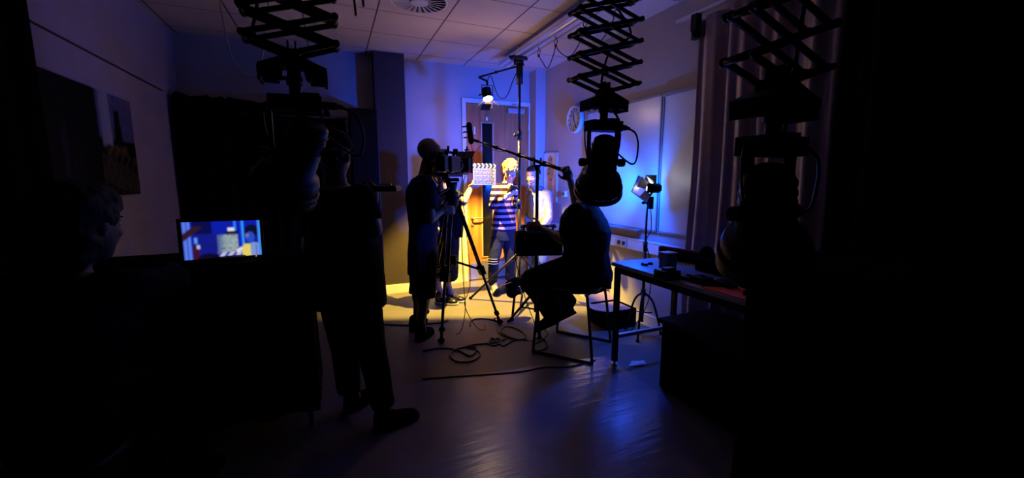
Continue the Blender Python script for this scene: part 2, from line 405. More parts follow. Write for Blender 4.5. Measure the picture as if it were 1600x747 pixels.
cc = V((XR, 4.10, 1.965))
t = thing('wall_clock', cc, 'round white wall clock with a blue-lit rim on the right wall', 'clock')
MB().lathe(cc, (-1,0,0), [(0,.150),(.04,.150),(.05,.143),(.05,.135),(.038,.132)], 48).build('rim', 'white', t)
MB().lathe(cc+V((-.032,0,0)), (-1,0,0), [(0,.134),(.004,.134)], 48).build('dial', 'white', t)
tk = MB()
def cp(a, r): return cc+V((-.040, -math.sin(a)*r, math.cos(a)*r))   # seen from the room, y runs to the left
for k in range(12):
    a = k*PI/6; tk.bar(cp(a, .098), cp(a, .122), .003, .010, (1,0,0))
tk.build('hour_marks', 'black', t)
def num(txt, c, size, R, material, parent, name='lettering'):
    cu = bpy.data.curves.new(name, 'FONT'); cu.body = txt; cu.size = size; cu.align_x = 'CENTER'; cu.align_y = 'CENTER'; cu.extrude = .0006
    o = bpy.data.objects.new(name, cu); C.objects.link(o)
    dg = bpy.context.evaluated_depsgraph_get(); me = bpy.data.meshes.new_from_object(o.evaluated_get(dg)); bpy.data.objects.remove(o)
    me.materials.append(M[material]); o = bpy.data.objects.new(name, me); C.objects.link(o)
    o.parent = parent; o.location = V(c)-wloc(parent); o.rotation_euler = R
    return o
for k in range(1, 13):
    a = k*PI/6; num(str(k), cp(a, .082), .034, (PI/2, 0, -PI/2), 'black', t, 'numeral')
a = math.radians(158); MB().bar(cp(a, -.02), cp(a, .105), .0025, .009, (1,0,0)).build('minute_hand', 'black', t)
a = math.radians(-12); MB().bar(cp(a, -.015), cp(a, .065), .0035, .013, (1,0,0)).build('hour_hand', 'black', t)

t = thing('framed_poster', (XR, 4.71, 1.02), 'clear framed poster of an ochre standing figure beside the boxed pipe', 'poster')
MB().box2((XR-.006, 4.53, 1.02), (XR, 4.84, 1.63)).build('backing_sheet', 'paper', t)
f_ = MB()
for a, b_ in (((XR-.018, 4.52, 1.01), (XR, 4.53, 1.64)), ((XR-.018, 4.84, 1.01), (XR, 4.85, 1.64)), ((XR-.018, 4.52, 1.63), (XR, 4.85, 1.64)), ((XR-.018, 4.52, 1.01), (XR, 4.85, 1.02))): f_.box2(a, b_)
f_.build('frame', 'aluminium', t)
pf = MB()
def sil(prof, y0=4.70):       # flat printed shape on the sheet
    vs = [(XR-.0075, y0-wd, z) for z, wd in prof]+[(XR-.0075, y0+wd, z) for z, wd in reversed(prof)]
    pf.add(vs, [tuple(range(len(vs)))])
sil([(1.60,.02),(1.57,.055),(1.53,.06),(1.49,.05),(1.46,.03),(1.44,.075),(1.40,.085),(1.32,.065),(1.25,.06),(1.20,.075),(1.12,.06),(1.06,.04),(1.03,.03)])
pf.build('printed_figure', mat('ochre_print', (.62, .34, .09), .7, noise=.4, nscale=25), t)
pf = MB()
for z, wd, dy in ((1.55,.012,.03),(1.55,.012,-.03),(1.50,.025,0),(1.38,.03,.03),(1.30,.03,-.02),(1.16,.03,.0)):
    pf.box((XR-.009, 4.70+dy, z), (.001, wd, .018))
pf.build('printed_detail', 'dark_gap', t)
t = thing('switch_box', (XR, 4.33, 1.12), 'small grey switch box right of the framed poster', 'switch')
MB().box2((XR-.035, 4.28, 1.10), (XR, 4.36, 1.17)).build('box_body', 'white', t, .004)
MB().box2((XR-.04, 4.30, 1.12), (XR-.035, 4.33, 1.15)).build('rocker', 'black', t)
t = thing('wall_socket', (XR, 3.2, .69), 'white double socket on the cable trunking', 'socket')
MB().box2((XR-.045, 3.12, .675), (XR-.035, 3.27, .745)).build('plate', 'white', t, .002)
MB().box2((XR-.048, 3.14, .69), (XR-.045, 3.18, .725)).box2((XR-.048, 3.21, .69), (XR-.045, 3.25, .725)).build('sockets', 'dark_gap', t)

# ---------------------------------------------------------------- curtains on the right
def drape(name, material, x0, y0, y1, z0, z1, amp, per, label, seed=1, rail=None, gather=.0):
    rnd = random.Random(seed); n = int(abs(y1-y0)/.012); nz = 14; vs = []; fs = []
    ph = [rnd.uniform(0, 6) for _ in range(4)]
    def off(s, z):
        k = (z-z0)/(z1-z0)
        return amp*(math.sin(2*PI*s/per+ph[0]+.9*math.sin(2*PI*s/.5+ph[2]))+.45*math.sin(2*PI*s/(per*.43)+ph[1]+(1-k)*1.3))*(1-.35*k)
    for i in range(n+1):
        s = (y1-y0)*i/n
        for j in range(nz+1):
            z = z0+(z1-z0)*j/nz; vs.append((x0+off(s, z), y0+s+.02*math.sin(j*.5+i*.03)*(1-j/nz), z))
    for i in range(n):
        for j in range(nz): a = i*(nz+1)+j; fs.append((a, a+1, a+nz+2, a+nz+1))
    q = MB().add(vs, fs, True)
    o = q.build(name, material); sd = o.modifiers.new('t', 'SOLIDIFY'); sd.thickness = .003
    tag(o, label, 'curtain'); return o
drape('satin_curtain', 'curtain', 2.45, 2.36, 1.40, .03, 2.42, .036, .25, 'pinkish grey satin curtain hanging in folds on the right wall', 3)
drape('filler_curtain', 'black_soft', 2.42, 1.38, -1.5, .03, 2.45, .045, .2, 'black curtain added to fill the dark at the far right', 5)  # added where the satin curtain only fades into dark
t = thing('curtain_rail', (2.44, 2.0, 2.46), 'thin pale curtain rail with a black end clamp', 'rail')
MB().box2((2.425, -1.5, 2.455), (2.455, 2.55, 2.475)).build('rail', 'aluminium', t)
MB().box2((2.44, 2.0, 2.475), (2.46, 2.03, ZC)).box2((2.44, .2, 2.475), (2.46, .23, ZC)).build('bracket', 'steel', t)
MB().box((2.43, 2.36, 2.40), (.05, .05, .11)).cyl((2.43, 2.36, 2.34), (2.43, 2.36, 2.29), .03).tube([(2.43,2.34,2.38),(2.42,2.28,2.33),(2.42,2.27,2.29),(2.42,2.30,2.28)], .006).build('end_clamp', 'black', t)

# ---------------------------------------------------------------- left wall: canvas, black drapes along the back
def grid_pic(name, o, ux, uz, nx, nz, fn, material, parent, blur=2):
    im = [[fn((i+.5)/nx, (j+.5)/nz) for i in range(nx)] for j in range(nz)]
    for _ in range(blur):
        im = [[[sum(im[min(max(j+b_, 0), nz-1)][min(max(i+a_, 0), nx-1)][c] for a_ in (-1,0,1) for b_ in (-1,0,1))/9 for c in range(3)] for i in range(nx)] for j in range(nz)]
    o, ux, uz = V(o), V(ux), V(uz); off = wloc(parent)
    vs = [o+ux*(i/nx)+uz*(j/nz)-off for j in range(nz+1) for i in range(nx+1)]
    fs = [(j*(nx+1)+i, j*(nx+1)+i+1, (j+1)*(nx+1)+i+1, (j+1)*(nx+1)+i) for j in range(nz) for i in range(nx)]
    me = bpy.data.meshes.new(name); me.from_pydata(vs, [], fs); at = me.color_attributes.new('pic', 'FLOAT_COLOR', 'CORNER')
    k = 0
    for j in range(nz):
        for i in range(nx):
            c = im[j][i]
            for _ in range(4): at.data[k].color = (*c, 1); k += 1
    me.materials.append(M[material]); ob = bpy.data.objects.new(name, me); C.objects.link(ob); ob.parent = parent; return ob
t = thing('wall_canvas', (XL, 3.1, 1.2), 'large dark painted canvas with a pale blue patch on the left wall', 'painting')
MB().box2((XL+.001, 2.2, 1.20), (XL+.03, 3.83, 1.84)).build('stretcher', 'black', t)
rs = random.Random(4); colx = [rs.random() for _ in range(200)]
def mural(u, v):       # u to the right, v upwards
    s = colx[int(u*180) % 200]; s2 = colx[(int(u*150)+int(v*30)*7) % 200]
    c = [.0012, .0012, .002]
    if .72 < u < .80 and v > .48: c = [.16+.1*s, .18+.1*s, .30+.1*s]
    elif u > .70 and v > .55: c = [.05+.04*s2, .05+.05*s2, .16+.1*s2]
    if abs(u-.855) < .012+.05*(1-v) and v < .86: c = [.0015, .0015, .002]
    if .74 < u < .92 and .40 < v < .5: c = [.10*s2, .08*s2, .015]
    if u > .70 and v < .40 and s2 > .55: c = [.06*s2, .05*s2, .06*s]
    if .45 < u < .62 and v < .55+.1*s2 and s > .72 : c = [.05*s2, .025*s2, .06*s2]
    return c
grid_pic('painted_face', (XL+.031, 2.2, 1.20), (0, 1.63, 0), (0, 0, .64), 240, 90, mural, 'mural', t, 1)

def xdrape(name, x0, x1, y, z0, z1, label, seed):
    rnd = random.Random(seed); n = int((x1-x0)/.015); nz = 8; ph = rnd.uniform(0, 6)
    f = lambda s, z: .03*math.sin(2*PI*s/.13+ph+.8*math.sin(s*9))+.01*math.sin(s*70+z*3)
    vs = [(x0+(x1-x0)*i/n, y+f((x1-x0)*i/n, z0+(z1-z0)*j/nz), z0+(z1-z0)*j/nz) for i in range(n+1) for j in range(nz+1)]
    fs = [(i*(nz+1)+j, i*(nz+1)+j+1, (i+1)*(nz+1)+j+1, (i+1)*(nz+1)+j) for i in range(n) for j in range(nz)]
    o = MB().add(vs, fs, True).build(name, 'black_soft'); o.modifiers.new('t', 'SOLIDIFY').thickness = .004
    return tag(o, label, 'curtain')
xdrape('black_drape', -1.26, .16, 4.72, .02, 1.92, 'black cloth hanging from a rail along the left of the back wall', 2)
t = thing('drape_rail', (-.55, 4.72, 1.92), 'dark horizontal rail carrying the black cloth', 'rail')
MB().cyl((-1.28, 4.665, 1.915), (.18, 4.665, 1.915), .011).build('tube', 'black_gloss', t)
for x in (-1.2, .12): MB().cyl((x, 4.76, 0), (x, 4.76, 1.94), .012).box((x, 4.83, .01), (.12, .22, .02)).build('upright', 'black', t)
q = MB(); rr = random.Random(8)
for i in range(34):
    x = -1.24+i*.037; k = 1-.55*(i/33); q.ell((x, 4.78+rr.uniform(-.02, .02), 1.95+.015*k), (.045, .07, (.035+.085*k)*rr.uniform(.8, 1.1)), None, 10)
q.capsule((-.28, 4.78, 1.98), (-.28, 4.78, 2.10), .03, .018)
tag(q.fuse('bunched_cloth', 'black_soft', None, .012, 3), 'rumpled black cloth heaped along the top of the rail', 'cloth')
t = thing('tall_cabinet', (.34, 4.62, 0), 'tall narrow black cabinet against the left of the column', 'cabinet')
MB().box2((.20, 4.62, .0), (.475, 4.98, 2.02)).build('body', 'black', t, .006)
MB().box2((.21, 4.605, .08), (.465, 4.62, 2.0)).build('door', 'black_gloss', t, .003)
MB().cyl((.24, 4.595, 1.0), (.24, 4.595, 1.2), .006).build('handle', 'black_gloss', t)
# black drape added to fill the dark left edge near the camera
q = MB(); n = 60; vs = []; fs = []
for i in range(n+1):
    y = 1.0+1.72*i/n
    for j in range(2): vs.append((XL+.07+.03*math.sin(i*.9), y, .02+2.5*j))
for i in range(n): fs.append((2*i, 2*i+1, 2*i+3, 2*i+2))
o = q.add(vs, fs, True).build('filler_drape', 'black_soft'); o.modifiers.new('t', 'SOLIDIFY').thickness = .004
tag(o, 'black drape added to darken the left wall nearest the viewer', 'curtain')
# thin pale wire loops by the ceiling at the left
tag(MB().tube([P(342,-4,3.2), P(350,40,3.2), P(360,82,3.2), P(375,112,3.2), P(388,119,3.2), P(404,108,3.2), P(413,70,3.2), P(418,20,3.2), P(420,-6,3.2)], .0035).build('hanging_wire', mat('pale_wire', (.4,.4,.4), .5)), 'thin pale wire hanging in a loop from the ceiling at the upper left', 'wire')
t = thing('ceiling_hook_bars', P(558, -10, 3.0), 'pair of short black bars hanging from the ceiling left of the diffuser', 'bracket')
pp = P(556, 24, 3.0); MB().bar(pp, (pp.x-.02, pp.y, ZC), .03, .012).build('long_bar', 'black', t)
pp = P(568, 10, 3.0); MB().bar(pp, (pp.x-.02, pp.y, ZC), .03, .012).build('short_bar', 'black', t)
# ---------------------------------------------------------------- pantograph-hung studio lamps
def pantograph(x, y, zb, wd, cell, label, vy=.075):
    t = thing('pantograph_hanger', (x, y, ZC), label, 'lamp hanger', 'scissor hangers on the ceiling')
    zt = ZC-.03; z = zb; k = 0
    while z < zt:
        z1 = min(z+cell, zt)
        for j, v in enumerate((-vy/2, vy/2)):
            for s in (-1, 1):
                o_ = .007*s*(1 if j else -1)
                a_, b_ = V((x-s*wd, y+v+o_, z)), V((x+s*wd, y+v+o_, z1))
                q = MB()
                q.bar(a_, b_, .018, .007, (0,1,0))
                q.cyl(a_+V((0,-.006,0)), a_+V((0,.006,0)), .012, None, 10).cyl(b_+V((0,-.006,0)), b_+V((0,.006,0)), .012, None, 10)
                q.build('scissor_arm', 'black', t)
        for s in (-1, 1):
            MB().cyl((x+s*wd, y-vy/2-.015, z), (x+s*wd, y+vy/2+.015, z), .009, None, 8).build('cross_rod', 'black', t)
        z = z1; k += 1
    # lower half cell
    for v in (-vy/2, vy/2):
        for s in (-1, 1):
            MB().bar((x+s*wd, y+v, zb), (x-s*.02, y+v, zb-.055), .018, .007, (0,1,0)).build('scissor_arm', 'black', t)
    # carriage on the ceiling
    MB().box2((x-.16, y-.07, ZC-.05), (x+.16, y+.07, ZC)).build('ceiling_carriage', 'black', t, .004)
    # bottom bracket: winged plate with turned-down lips
    zz = zb-.07
    q = MB()
    for s in (-1, 1):
        q.add(
            [(x, y-.055, zz+.02), (x, y+.055, zz+.02), (x+s*.105, y+.055, zz-.022), (x+s*.105, y-.055, zz-.022),
             (x, y-.055, zz-.01), (x, y+.055, zz-.01), (x+s*.105, y+.055, zz-.034), (x+s*.105, y-.055, zz-.034)],
            [(0,1,2,3),(7,6,5,4),(0,3,7,4),(1,5,6,2),(2,6,7,3),(0,4,5,1)])
        q.box((x+s*.102, y, zz-.05), (.010, .10, .045)).box((x+s*.075, y-.05, zz-.045), (.05, .006, .04)).box((x+s*.075, y+.05, zz-.045), (.05, .006, .04))
        q.cyl((x+s*.05, y-.045, zz-.04), (x+s*.05, y+.045, zz-.04), .016)
    q.box((x, y, zz+.01), (.05, .09, .05)).box((x-.012, y, zz+.045), (.006, .05, .04)).box((x+.012, y, zz+.045), (.006, .05, .04))
    q.build('winged_bracket', 'black', t)
    MB().cyl((x, y, zz+.01), (x, y, zz-.075), .022).cyl((x, y, zz-.05), (x, y, zz-.075), .027).build('spigot', 'black', t)
    MB().cyl((x-.02, y, zz-.055), (x-.05, y-.005, zz-.057), .007).box((x-.052, y-.005, zz-.057), (.008, .03, .018)).build('locking_knob', 'black', t)
    return t, V((x, y, zz-.075))

def fresnel(top, s, axis, label, rings=True, hang=None, wy=.16):
    """studio lamp: connection box, U yoke, tapered housing, front ring with barn doors"""
    x, y, z = top
    t = thing('studio_lamp', top, label, 'studio lamp', 'studio lamps on the scissor hangers')
    MB().cyl((x, y, z), (x, y, z-.05*s), .02*s).build('stirrup_spigot', 'black', t)
    zb = z-.045*s
    q = MB().box((x, y, zb-.02*s), (.175*s, .085*s, .05*s)).box((x+.05*s, y, zb+.008*s), (.06*s, .05*s, .02*s)); q.build('connection_box', 'black', t, .003)
    q = MB().cyl((x+.087*s, y, zb-.02*s), (x+.135*s, y, zb-.022*s), .014*s).cyl((x+.135*s, y, zb-.022*s), (x+.155*s, y, zb-.024*s), .009*s); q.build('plug', 'black', t)
    # yoke
    pv = V((x, y, zb-.195*s)); hw = .082*s
    q = MB()
    for k in (-1, 1):
        q.bar((x+k*hw, y, zb-.04*s), (x+k*hw, y, pv.z-.01*s), .006*s, .028*s, (0,1,0))
    q.bar((x-hw, y, zb-.045*s), (x+hw, y, zb-.045*s), .028*s, .006*s, (0,0,1))
    q.build('yoke', 'black', t)
    for k in (-1, 1):
        MB().cyl((x+k*hw, y, pv.z), (x+k*(hw+.035*s), y, pv.z), .012*s).cyl((x+k*(hw+.02*s), y, pv.z), (x+k*(hw+.045*s), y, pv.z), .020*s).build('tilt_knob', 'black_gloss', t)
    a = V(axis).normalized()
    b0 = pv-a*.13*s
    h = MB().lathe(b0, a, [(0,.045*s),(.01*s,.058*s),(.05*s,.064*s),(.20*s,.078*s),(.205*s,.10*s),(.23*s,.112*s),(.26*s,.112*s)], 28)
    h.build('housing', 'black', t)
    fin = MB()
    for k in range(5): fin.lathe(b0+a*(.03+.03*k)*s, a, [(0, .062*s+.0022*k*s),(.005*s, .067*s+.002*k*s),(.010*s,.062*s+.0022*k*s)], 24)
    fin.build('cooling_fins', 'black', t)
    MB().lathe(b0+a*.258*s, a, [(0,.098*s),(.006*s,.09*s),(.012*s,.05*s),(.015*s,.001)], 28).build('lens', 'glass_black', t)
    fr = b0+a*.26*s; X = a.cross(V((0,0,1))).normalized(); Y = X.cross(a)
    MB().lathe(fr, a, [(0,.113*s),(.0,.122*s),(.02*s,.122*s),(.02*s,.113*s)], 28).build('colour_frame', 'black', t)
    MB().lathe(fr+a*.02*s, a, [(0,.122*s),(.012*s,.126*s),(.03*s,.126*s),(.034*s,.118*s),(.034*s,.105*s)], 32, close=False).build('hood_ring', 'black', t)
    cab = [V((x+.155*s, y, zb-.024*s)), V((x+.20*s, y, zb-.05*s)), V((x+.225*s, y+.01, zb-.12*s)), V((x+.20*s, y+.02, zb-.20*s)), pv-a*.10*s+V((.03*s,.02,0))]
    MB().tube(cab, .005*s).build('supply_cable', 'black', t)
    cab = [V((x-.087*s, y, zb-.02*s)), V((x-.105*s, y, zb-.03*s)), V((x-.105*s, y, zb-.1*s)), V((x-.09*s, y, pv.z+.02*s))]
    MB().tube(cab, .0035*s).build('earth_lead', 'black', t)
    return t

def side_cable(pts, label):
    return tag(MB().tube(pts, .006).build('lamp_cable', 'black'), label, 'cable')

px_, py_ = 1.24, 1.75
t, p = pantograph(px_, py_, 1.77, .172, .0985, 'black scissor hanger in the middle, over the seated boom operator')
fresnel(p, 1.0, (.22, .50, -.84), 'black studio lamp hanging in front of the seated boom operator')
side_cable([(px_+.03, py_+.03, ZC-.05), (px_+.06, py_+.05, 2.45), (px_+.05, py_+.05, 2.2), (px_+.16, py_+.02, 2.02), (px_+.06, py_+.05, 1.93), (px_-.02, py_, 1.75), (px_+.03, py_, 1.66), (px_+.085, py_, 1.60), (px_+.10, py_, 1.5), (px_+.09, py_+.02, 1.36)], 'black cable running down the middle scissor hanger to its lamp')
t, p = pantograph(-.10, 1.70, 1.775, .142, .086, 'black scissor hanger at the upper left, in front of the dark blue wall')
fresnel(p, .98, (-.42, .40, -.82), 'black studio lamp hanging left of the standing person in a cap')
side_cable([(-.12, 1.7, ZC-.05), (-.25, 1.72, 2.3), (-.30, 1.72, 2.05), (-.20, 1.7, 1.9), (-.21, 1.7, 1.78), (-.10, 1.7, 1.72)], 'black cable hanging beside the left scissor hanger')
t, p = pantograph(1.10, .78, 1.60, .150, .110, 'black scissor hanger nearest the viewer, in front of the satin curtain')
fresnel(p, 1.02, (.45, .30, -.84), 'largest black studio lamp, hanging in front of the satin curtain')
side_cable([(1.16, .80, ZC-.05), (1.24, .82, 2.2), (1.22, .8, 1.9), (1.20, .8, 1.66), (1.19, .8, 1.5), (1.17, .8, 1.42)], 'black cable hanging down beside the scissor hanger nearest the viewer')

# ---------------------------------------------------------------- tall light stand with arm, warm spotlight at its end
sb = V((1.765, 3.92, 0))
t = thing('light_stand', sb, 'tall black light stand reaching up to the ceiling track between the two boys', 'light stand')
MB().cyl(sb+V((0,0,.30)), sb+V((0,0,1.05)), .019).cyl(sb+V((0,0,1.0)), sb+V((0,0,1.10)), .025).build('lower_tube', 'black_gloss', t)
MB().cyl(sb+V((0,0,1.05)), sb+V((0,0,1.75)), .016).cyl(sb+V((0,0,1.70)), sb+V((0,0,1.79)), .022).build('middle_tube', 'black_gloss', t)
MB().cyl(sb+V((0,0,1.75)), sb+V((0,0,2.46)), .013).build('upper_tube', 'black_gloss', t)
for z in (1.05, 1.74): MB().cyl(sb+V((-.02,-.01,z)), sb+V((-.055,-.02,z)), .007).ell(sb+V((-.06,-.022,z)), (.012,.012,.02)).build('clamp_knob', 'black', t)
MB().cyl(sb+V((0,0,2.24)), sb+V((0,0,2.43)), .034).cyl(sb+V((0,0,2.43)), sb+V((0,0,2.46)), .04).build('grip_head', 'black', t)
feet = [V((1.33, 4.25, .015)), V((1.47, 3.42, .015)), V((2.22, 3.90, .015))]
hub = sb+V((0,0,.55))
MB().cyl(hub+V((0,0,-.03)), hub+V((0,0,.04)), .030).build('hub', 'black', t)
for f in feet:
    q = MB().cyl(hub, f, .012).cyl(hub+V((.01,.01,-.01)), f+V((.01,.01,.0)), .007); l = q.build('leg', 'black', t)
    q = MB(); m_ = hub.lerp(f, .55); q.cyl(m_, sb+V((0,0,.30)), .008); q.build('brace', 'black', t)
    q = MB().ell(f, (.018,.018,.016)); q.build('rubber_foot', 'black_soft', l)
arm0 = sb+V((.05, 0, 2.43)); lp = V((1.49, 4.10, 2.14)); arm1 = lp+V((-.09, 0, .17))
q = MB().cyl(arm0, arm1, .009).ell(arm0.lerp(arm1, .62), (.016,.016,.016)); q.build('boom_arm', 'black_gloss', t)
tag(MB().tube([sb+V((0,0,2.40)), sb+V((-.04,.05,2.30)), sb+V((-.10,.1,2.13)), sb+V((-.17,.15,2.14)), lp+V((.04,0,.19)), lp+V((0,0,.14))], .0045).build('spotlight_cable', 'black'), 'thin black cable looping below the arm of the warm spotlight', 'cable')

t = thing('spotlight', lp, 'small black spotlight glowing warm yellow above the door', 'spotlight')
ax = V((.03, -.42, -.90)).normalized()
MB().lathe(lp-ax*.09, ax, [(0,.025),(.01,.036),(.05,.042),(.10,.044),(.105,.050),(.13,.050)], 20, close=False).lathe(lp-ax*.09, ax, [(0,.0002),(.0,.025)], 20, close=False).build('housing', 'black', t)
q = MB()
for k in range(4): q.lathe(lp-ax*(.075-.02*k), ax, [(0,.04),(.003,.05),(.006,.04)], 18)
q.build('cooling_fins', 'black', t)
q = MB(); s_ = V((1,0,0))
for k in (-1, 1): q.bar(lp+s_*.058*k, lp+V((0,0,.10))+s_*.058*k, .004, .014, (0,1,0))
q.bar(lp+V((-.058,0,.10)), lp+V((.058,0,.10)), .014, .004, (0,0,1)).cyl(lp+V((0,0,.10)), lp+V((0,0,.14)), .012).bar(lp+V((0,0,.14)), arm1, .016, .016)
q.build('yoke', 'black', t)
MB().cyl(lp+V((-.06,0,0)), lp+V((-.085,0,0)), .012).build('tilt_knob', 'black', t)
lens = MB().lathe(lp+ax*.034, ax, [(0,.047),(.006,.044),(.014,.028),(.018,.001)], 20)
lens.build('glowing_lens', mat('hot_lens', (1,.9,.6), .3, emit=(1.0,.80,.38), es=90), t)
X = ax.cross(V((0,0,1))).normalized(); Y = X.cross(ax); fr = lp+ax*.04
warm_refl = mat('barn_door_metal', (.05,.045,.04), .35, metal=.6)
src = lp+ax*.060; dn = V((0,0,-1))
def leaf4(vs, m_):
    n = (V(vs[1])-V(vs[0])).cross(V(vs[3])-V(vs[0])).normalized()*.0008
    MB().add([v-n for v in vs]+[v+n for v in vs], [(3,2,1,0),(4,5,6,7),(0,1,5,4),(1,2,6,5),(2,3,7,6),(3,0,4,7)]).build('barn_door_leaf', m_, t)
d1 = V((-.35, -.94, 0)).normalized(); d2 = V((.94, -.35, 0)).normalized()      # half-closed leaf towards the room
leaf4([src+dn*.036+d1*.034-d2*.060, src+dn*.036+d1*.034+d2*.030, src+dn*.095+d1*.0235+d2*.012, src+dn*.095+d1*.0235-d2*.085], warm_refl)
d1 = V((.35, -.94, 0)).normalized(); d2 = V((.94, .35, 0)).normalized()  # extra leaf added to keep the beam off the box by the table
leaf4([src+dn*.040+d1*.034-d2*.012, src+dn*.040+d1*.034+d2*.013, src+dn*.062+d1*.0250+d2*.012, src+dn*.062+d1*.0250-d2*.012], warm_refl)
for d1, d2, w_ in ((V((.94,-.35,0)), V((.35,.94,0)), .045), (V((.35,.94,0)), V((.94,-.35,0)), .045), (V((-.94,.35,0)), V((.35,.94,0)), .045)):
    c0 = src+d1*.047; leaf4([c0-d2*.035, c0+d2*.035, c0+dn*.05+d1*.062+d2*w_, c0+dn*.05+d1*.062-d2*w_], warm_refl)
def lamp(name, kind, loc, energy, col, parent, **kw):
    d = bpy.data.lights.new(name, kind); d.energy = energy; d.color = col[:3]
    for k, v in kw.items(): setattr(d, k, v)
    o = bpy.data.objects.new(name, d); C.objects.link(o); o.parent = parent; o.location = V(loc)-wloc(parent); return o
def aim(o, d): o.rotation_euler = V(d).to_track_quat('-Z', 'Y').to_euler()
o = lamp('warm_beam', 'SPOT', lp+ax*.060, P_WARM, COL_WARM, t, spot_size=math.radians(86), spot_blend=.38, shadow_soft_size=.004)
aim(o, (.03, .05, -1))
o = lamp('warm_fill', 'POINT', lp+ax*.095, P_WARM_FILL, COL_FILL, t, shadow_soft_size=.03)  # added point light beside the lens, fills walls and ceiling

# ---------------------------------------------------------------- blue floodlight on its own stand by the right wall
fb = V((2.33, 2.66, 0))
t = thing('flood_stand', fb, 'slim black light stand by the right wall behind the table, carrying the blue floodlight', 'light stand')
MB().cyl(fb+V((0,0,.12)), fb+V((0,0,.75)), .013).build('lower_tube', 'black_gloss', t)
MB().cyl(fb+V((0,0,.74)), fb+V((0,0,1.13)), .009).cyl(fb+V((0,0,.72)), fb+V((0,0,.80)), .018).build('upper_tube', 'black_gloss', t)
MB().cyl(fb+V((0,0,.34)), fb+V((0,0,.40)), .02).build('hub', 'black', t)
MB().cyl(fb+V((-.0,0,1.11)), fb+V((-.045,-.01,1.12)), .007).ell(fb+V((-.05,-.01,1.12)), (.014,.014,.014)).build('clamp_knob', 'black', t)
for k in range(3):
    a = math.radians(100+120*k); f = fb+V((math.cos(a)*.17, math.sin(a)*.17, .012)); h_ = fb+V((0,0,.38))
    l = MB().tube([h_, h_.lerp(f, .35)+V((math.cos(a)*.03, math.sin(a)*.03, .03)), f], .009, 8).build('leg', 'black', t)
    MB().cyl(fb+V((0,0,.2)), h_.lerp(f, .5), .005).build('brace', 'black', t)
    MB().ell(f, (.015,.015,.013)).build('rubber_foot', 'black_soft', l)
hd = V((2.32, 2.63, 1.235))
t = thing('blue_floodlight', hd, 'open-faced floodlight with a blue gel and white-lit barn doors on a slim stand', 'floodlight')
ax = V((-.09, .99, .0)).normalized()                      # where it points
X = ax.cross(V((0,0,1))).normalized(); Y = X.cross(ax)
MB().bar(hd-ax*.005, hd-ax*.075, .075, .062, (0,0,1)).bar(hd-ax*.075, hd-ax*.10, .06, .05, (0,0,1)).build('housing', 'black', t, .006)
q = MB()
for k in range(4): q.bar(hd-ax*(.015+.016*k), hd-ax*(.018+.016*k), .085, .072, (0,0,1))
q.build('cooling_fins', 'black', t)
MB().bar(hd-ax*.03+V((0,0,-.03)), (fb.x-.0, fb.y, 1.145), .02, .006).cyl((fb.x, fb.y, 1.12), (fb.x, fb.y, 1.18), .012).build('yoke', 'black', t)
MB().box((fb.x+.028, fb.y-.01, 1.115), (.035, .03, .10)).build('cable_box', 'black', t, .004)
MB().lathe(hd+ax*.0, ax, [(0,.034),(.004,.034)], 20).build('lamp_reflector', mat('lit_reflector', (.9,.9,.95), .3, emit=(.9,.93,1), es=9), t)
leaf_m = mat('white_barn_door', (.80,.80,.82), .35, metal=.3)
g0 = hd+ax*.095
X0 = X.copy(); rl = Matrix.Rotation(math.radians(28), 3, ax); X = rl @ X; Y = rl @ Y      # head rolled a little on its axis
for d1, d2, fl, L_, w0, w1 in ((X, Y, .030, .092, .045, .062), (-X, Y, .075, .020, .03, .046), (Y, X, .06, .055, .03, .05), (-Y, X, .070, .020, .036, .050)):
    c0 = hd-ax*.004+d1*.038; c1 = c0+ax*L_+d1*fl; n = (c1-c0).cross(d2).normalized()*.0012
    vs = [c0-d2*w0, c0+d2*w0, c1+d2*w1, c1-d2*w1]
    MB().add([v-n for v in vs]+[v+n for v in vs], [(3,2,1,0),(4,5,6,7),(0,1,5,4),(1,2,6,5),(2,3,7,6),(3,0,4,7)]).build('barn_door_leaf', leaf_m, t)
q = MB(); n = ax*.001; e = .072
vs = [g0-X*e-Y*e, g0+X*e-Y*e, g0+X*e+Y*e, g0-X*e+Y*e]
q.add([v-n for v in vs]+[v+n for v in vs], [(3,2,1,0),(4,5,6,7),(0,1,5,4),(1,2,6,5),(2,3,7,6),(3,0,4,7)])
q.build('blue_gel', mat('blue_gel', (.004,.01,.15), .4, emit=(.02,.08,.9), es=.05), t)  # slight emission painted in for the lamp behind the gel
for d1, d2 in ((X, Y), (-X, Y), (Y, X), (-Y, X)): MB().bar(g0+d1*e-d2*e, g0+d1*e+d2*e, .006, .006).build('gel_frame_edge', 'black', t)
o = lamp('blue_beam', 'AREA', g0+ax*.004, P_BLUE, COL_BLUE, t, shape='SQUARE', size=.14, spread=math.radians(98))
aim(o, ax)
o = lamp('blue_down_fill', 'AREA', g0+V((-.02,0,-.085)), P_BLUE_DOWN, COL_BLUE, t, shape='SQUARE', size=.10)  # added area lamp, lays blue on the floor and table
aim(o, (-.45, -.25, -.85))
o = lamp('gel_glow', 'POINT', g0+ax*.03, P_BLUE_GLOW, COL_GLOW, t, shadow_soft_size=.03)
zz = V((0,0,1)); ah = V((ax.x, ax.y, 0)).normalized(); P0 = hd+V((.015,-.01,.062))       # position above the housing of an added white point light
vs = [P0+ah*.05-X0*.045-zz*.045, P0+ah*.05+X0*.10-zz*.045, P0+ah*.05+X0*.10+zz*.042, P0+ah*.05-X0*.02+zz*.042]; n = ah*.001
MB().add([v-n for v in vs]+[v+n for v in vs], [(3,2,1,0),(4,5,6,7),(0,1,5,4),(1,2,6,5),(2,3,7,6),(3,0,4,7)]).build('leak_blocker', 'black', t)  # plate added to keep the white leak off the blue wall
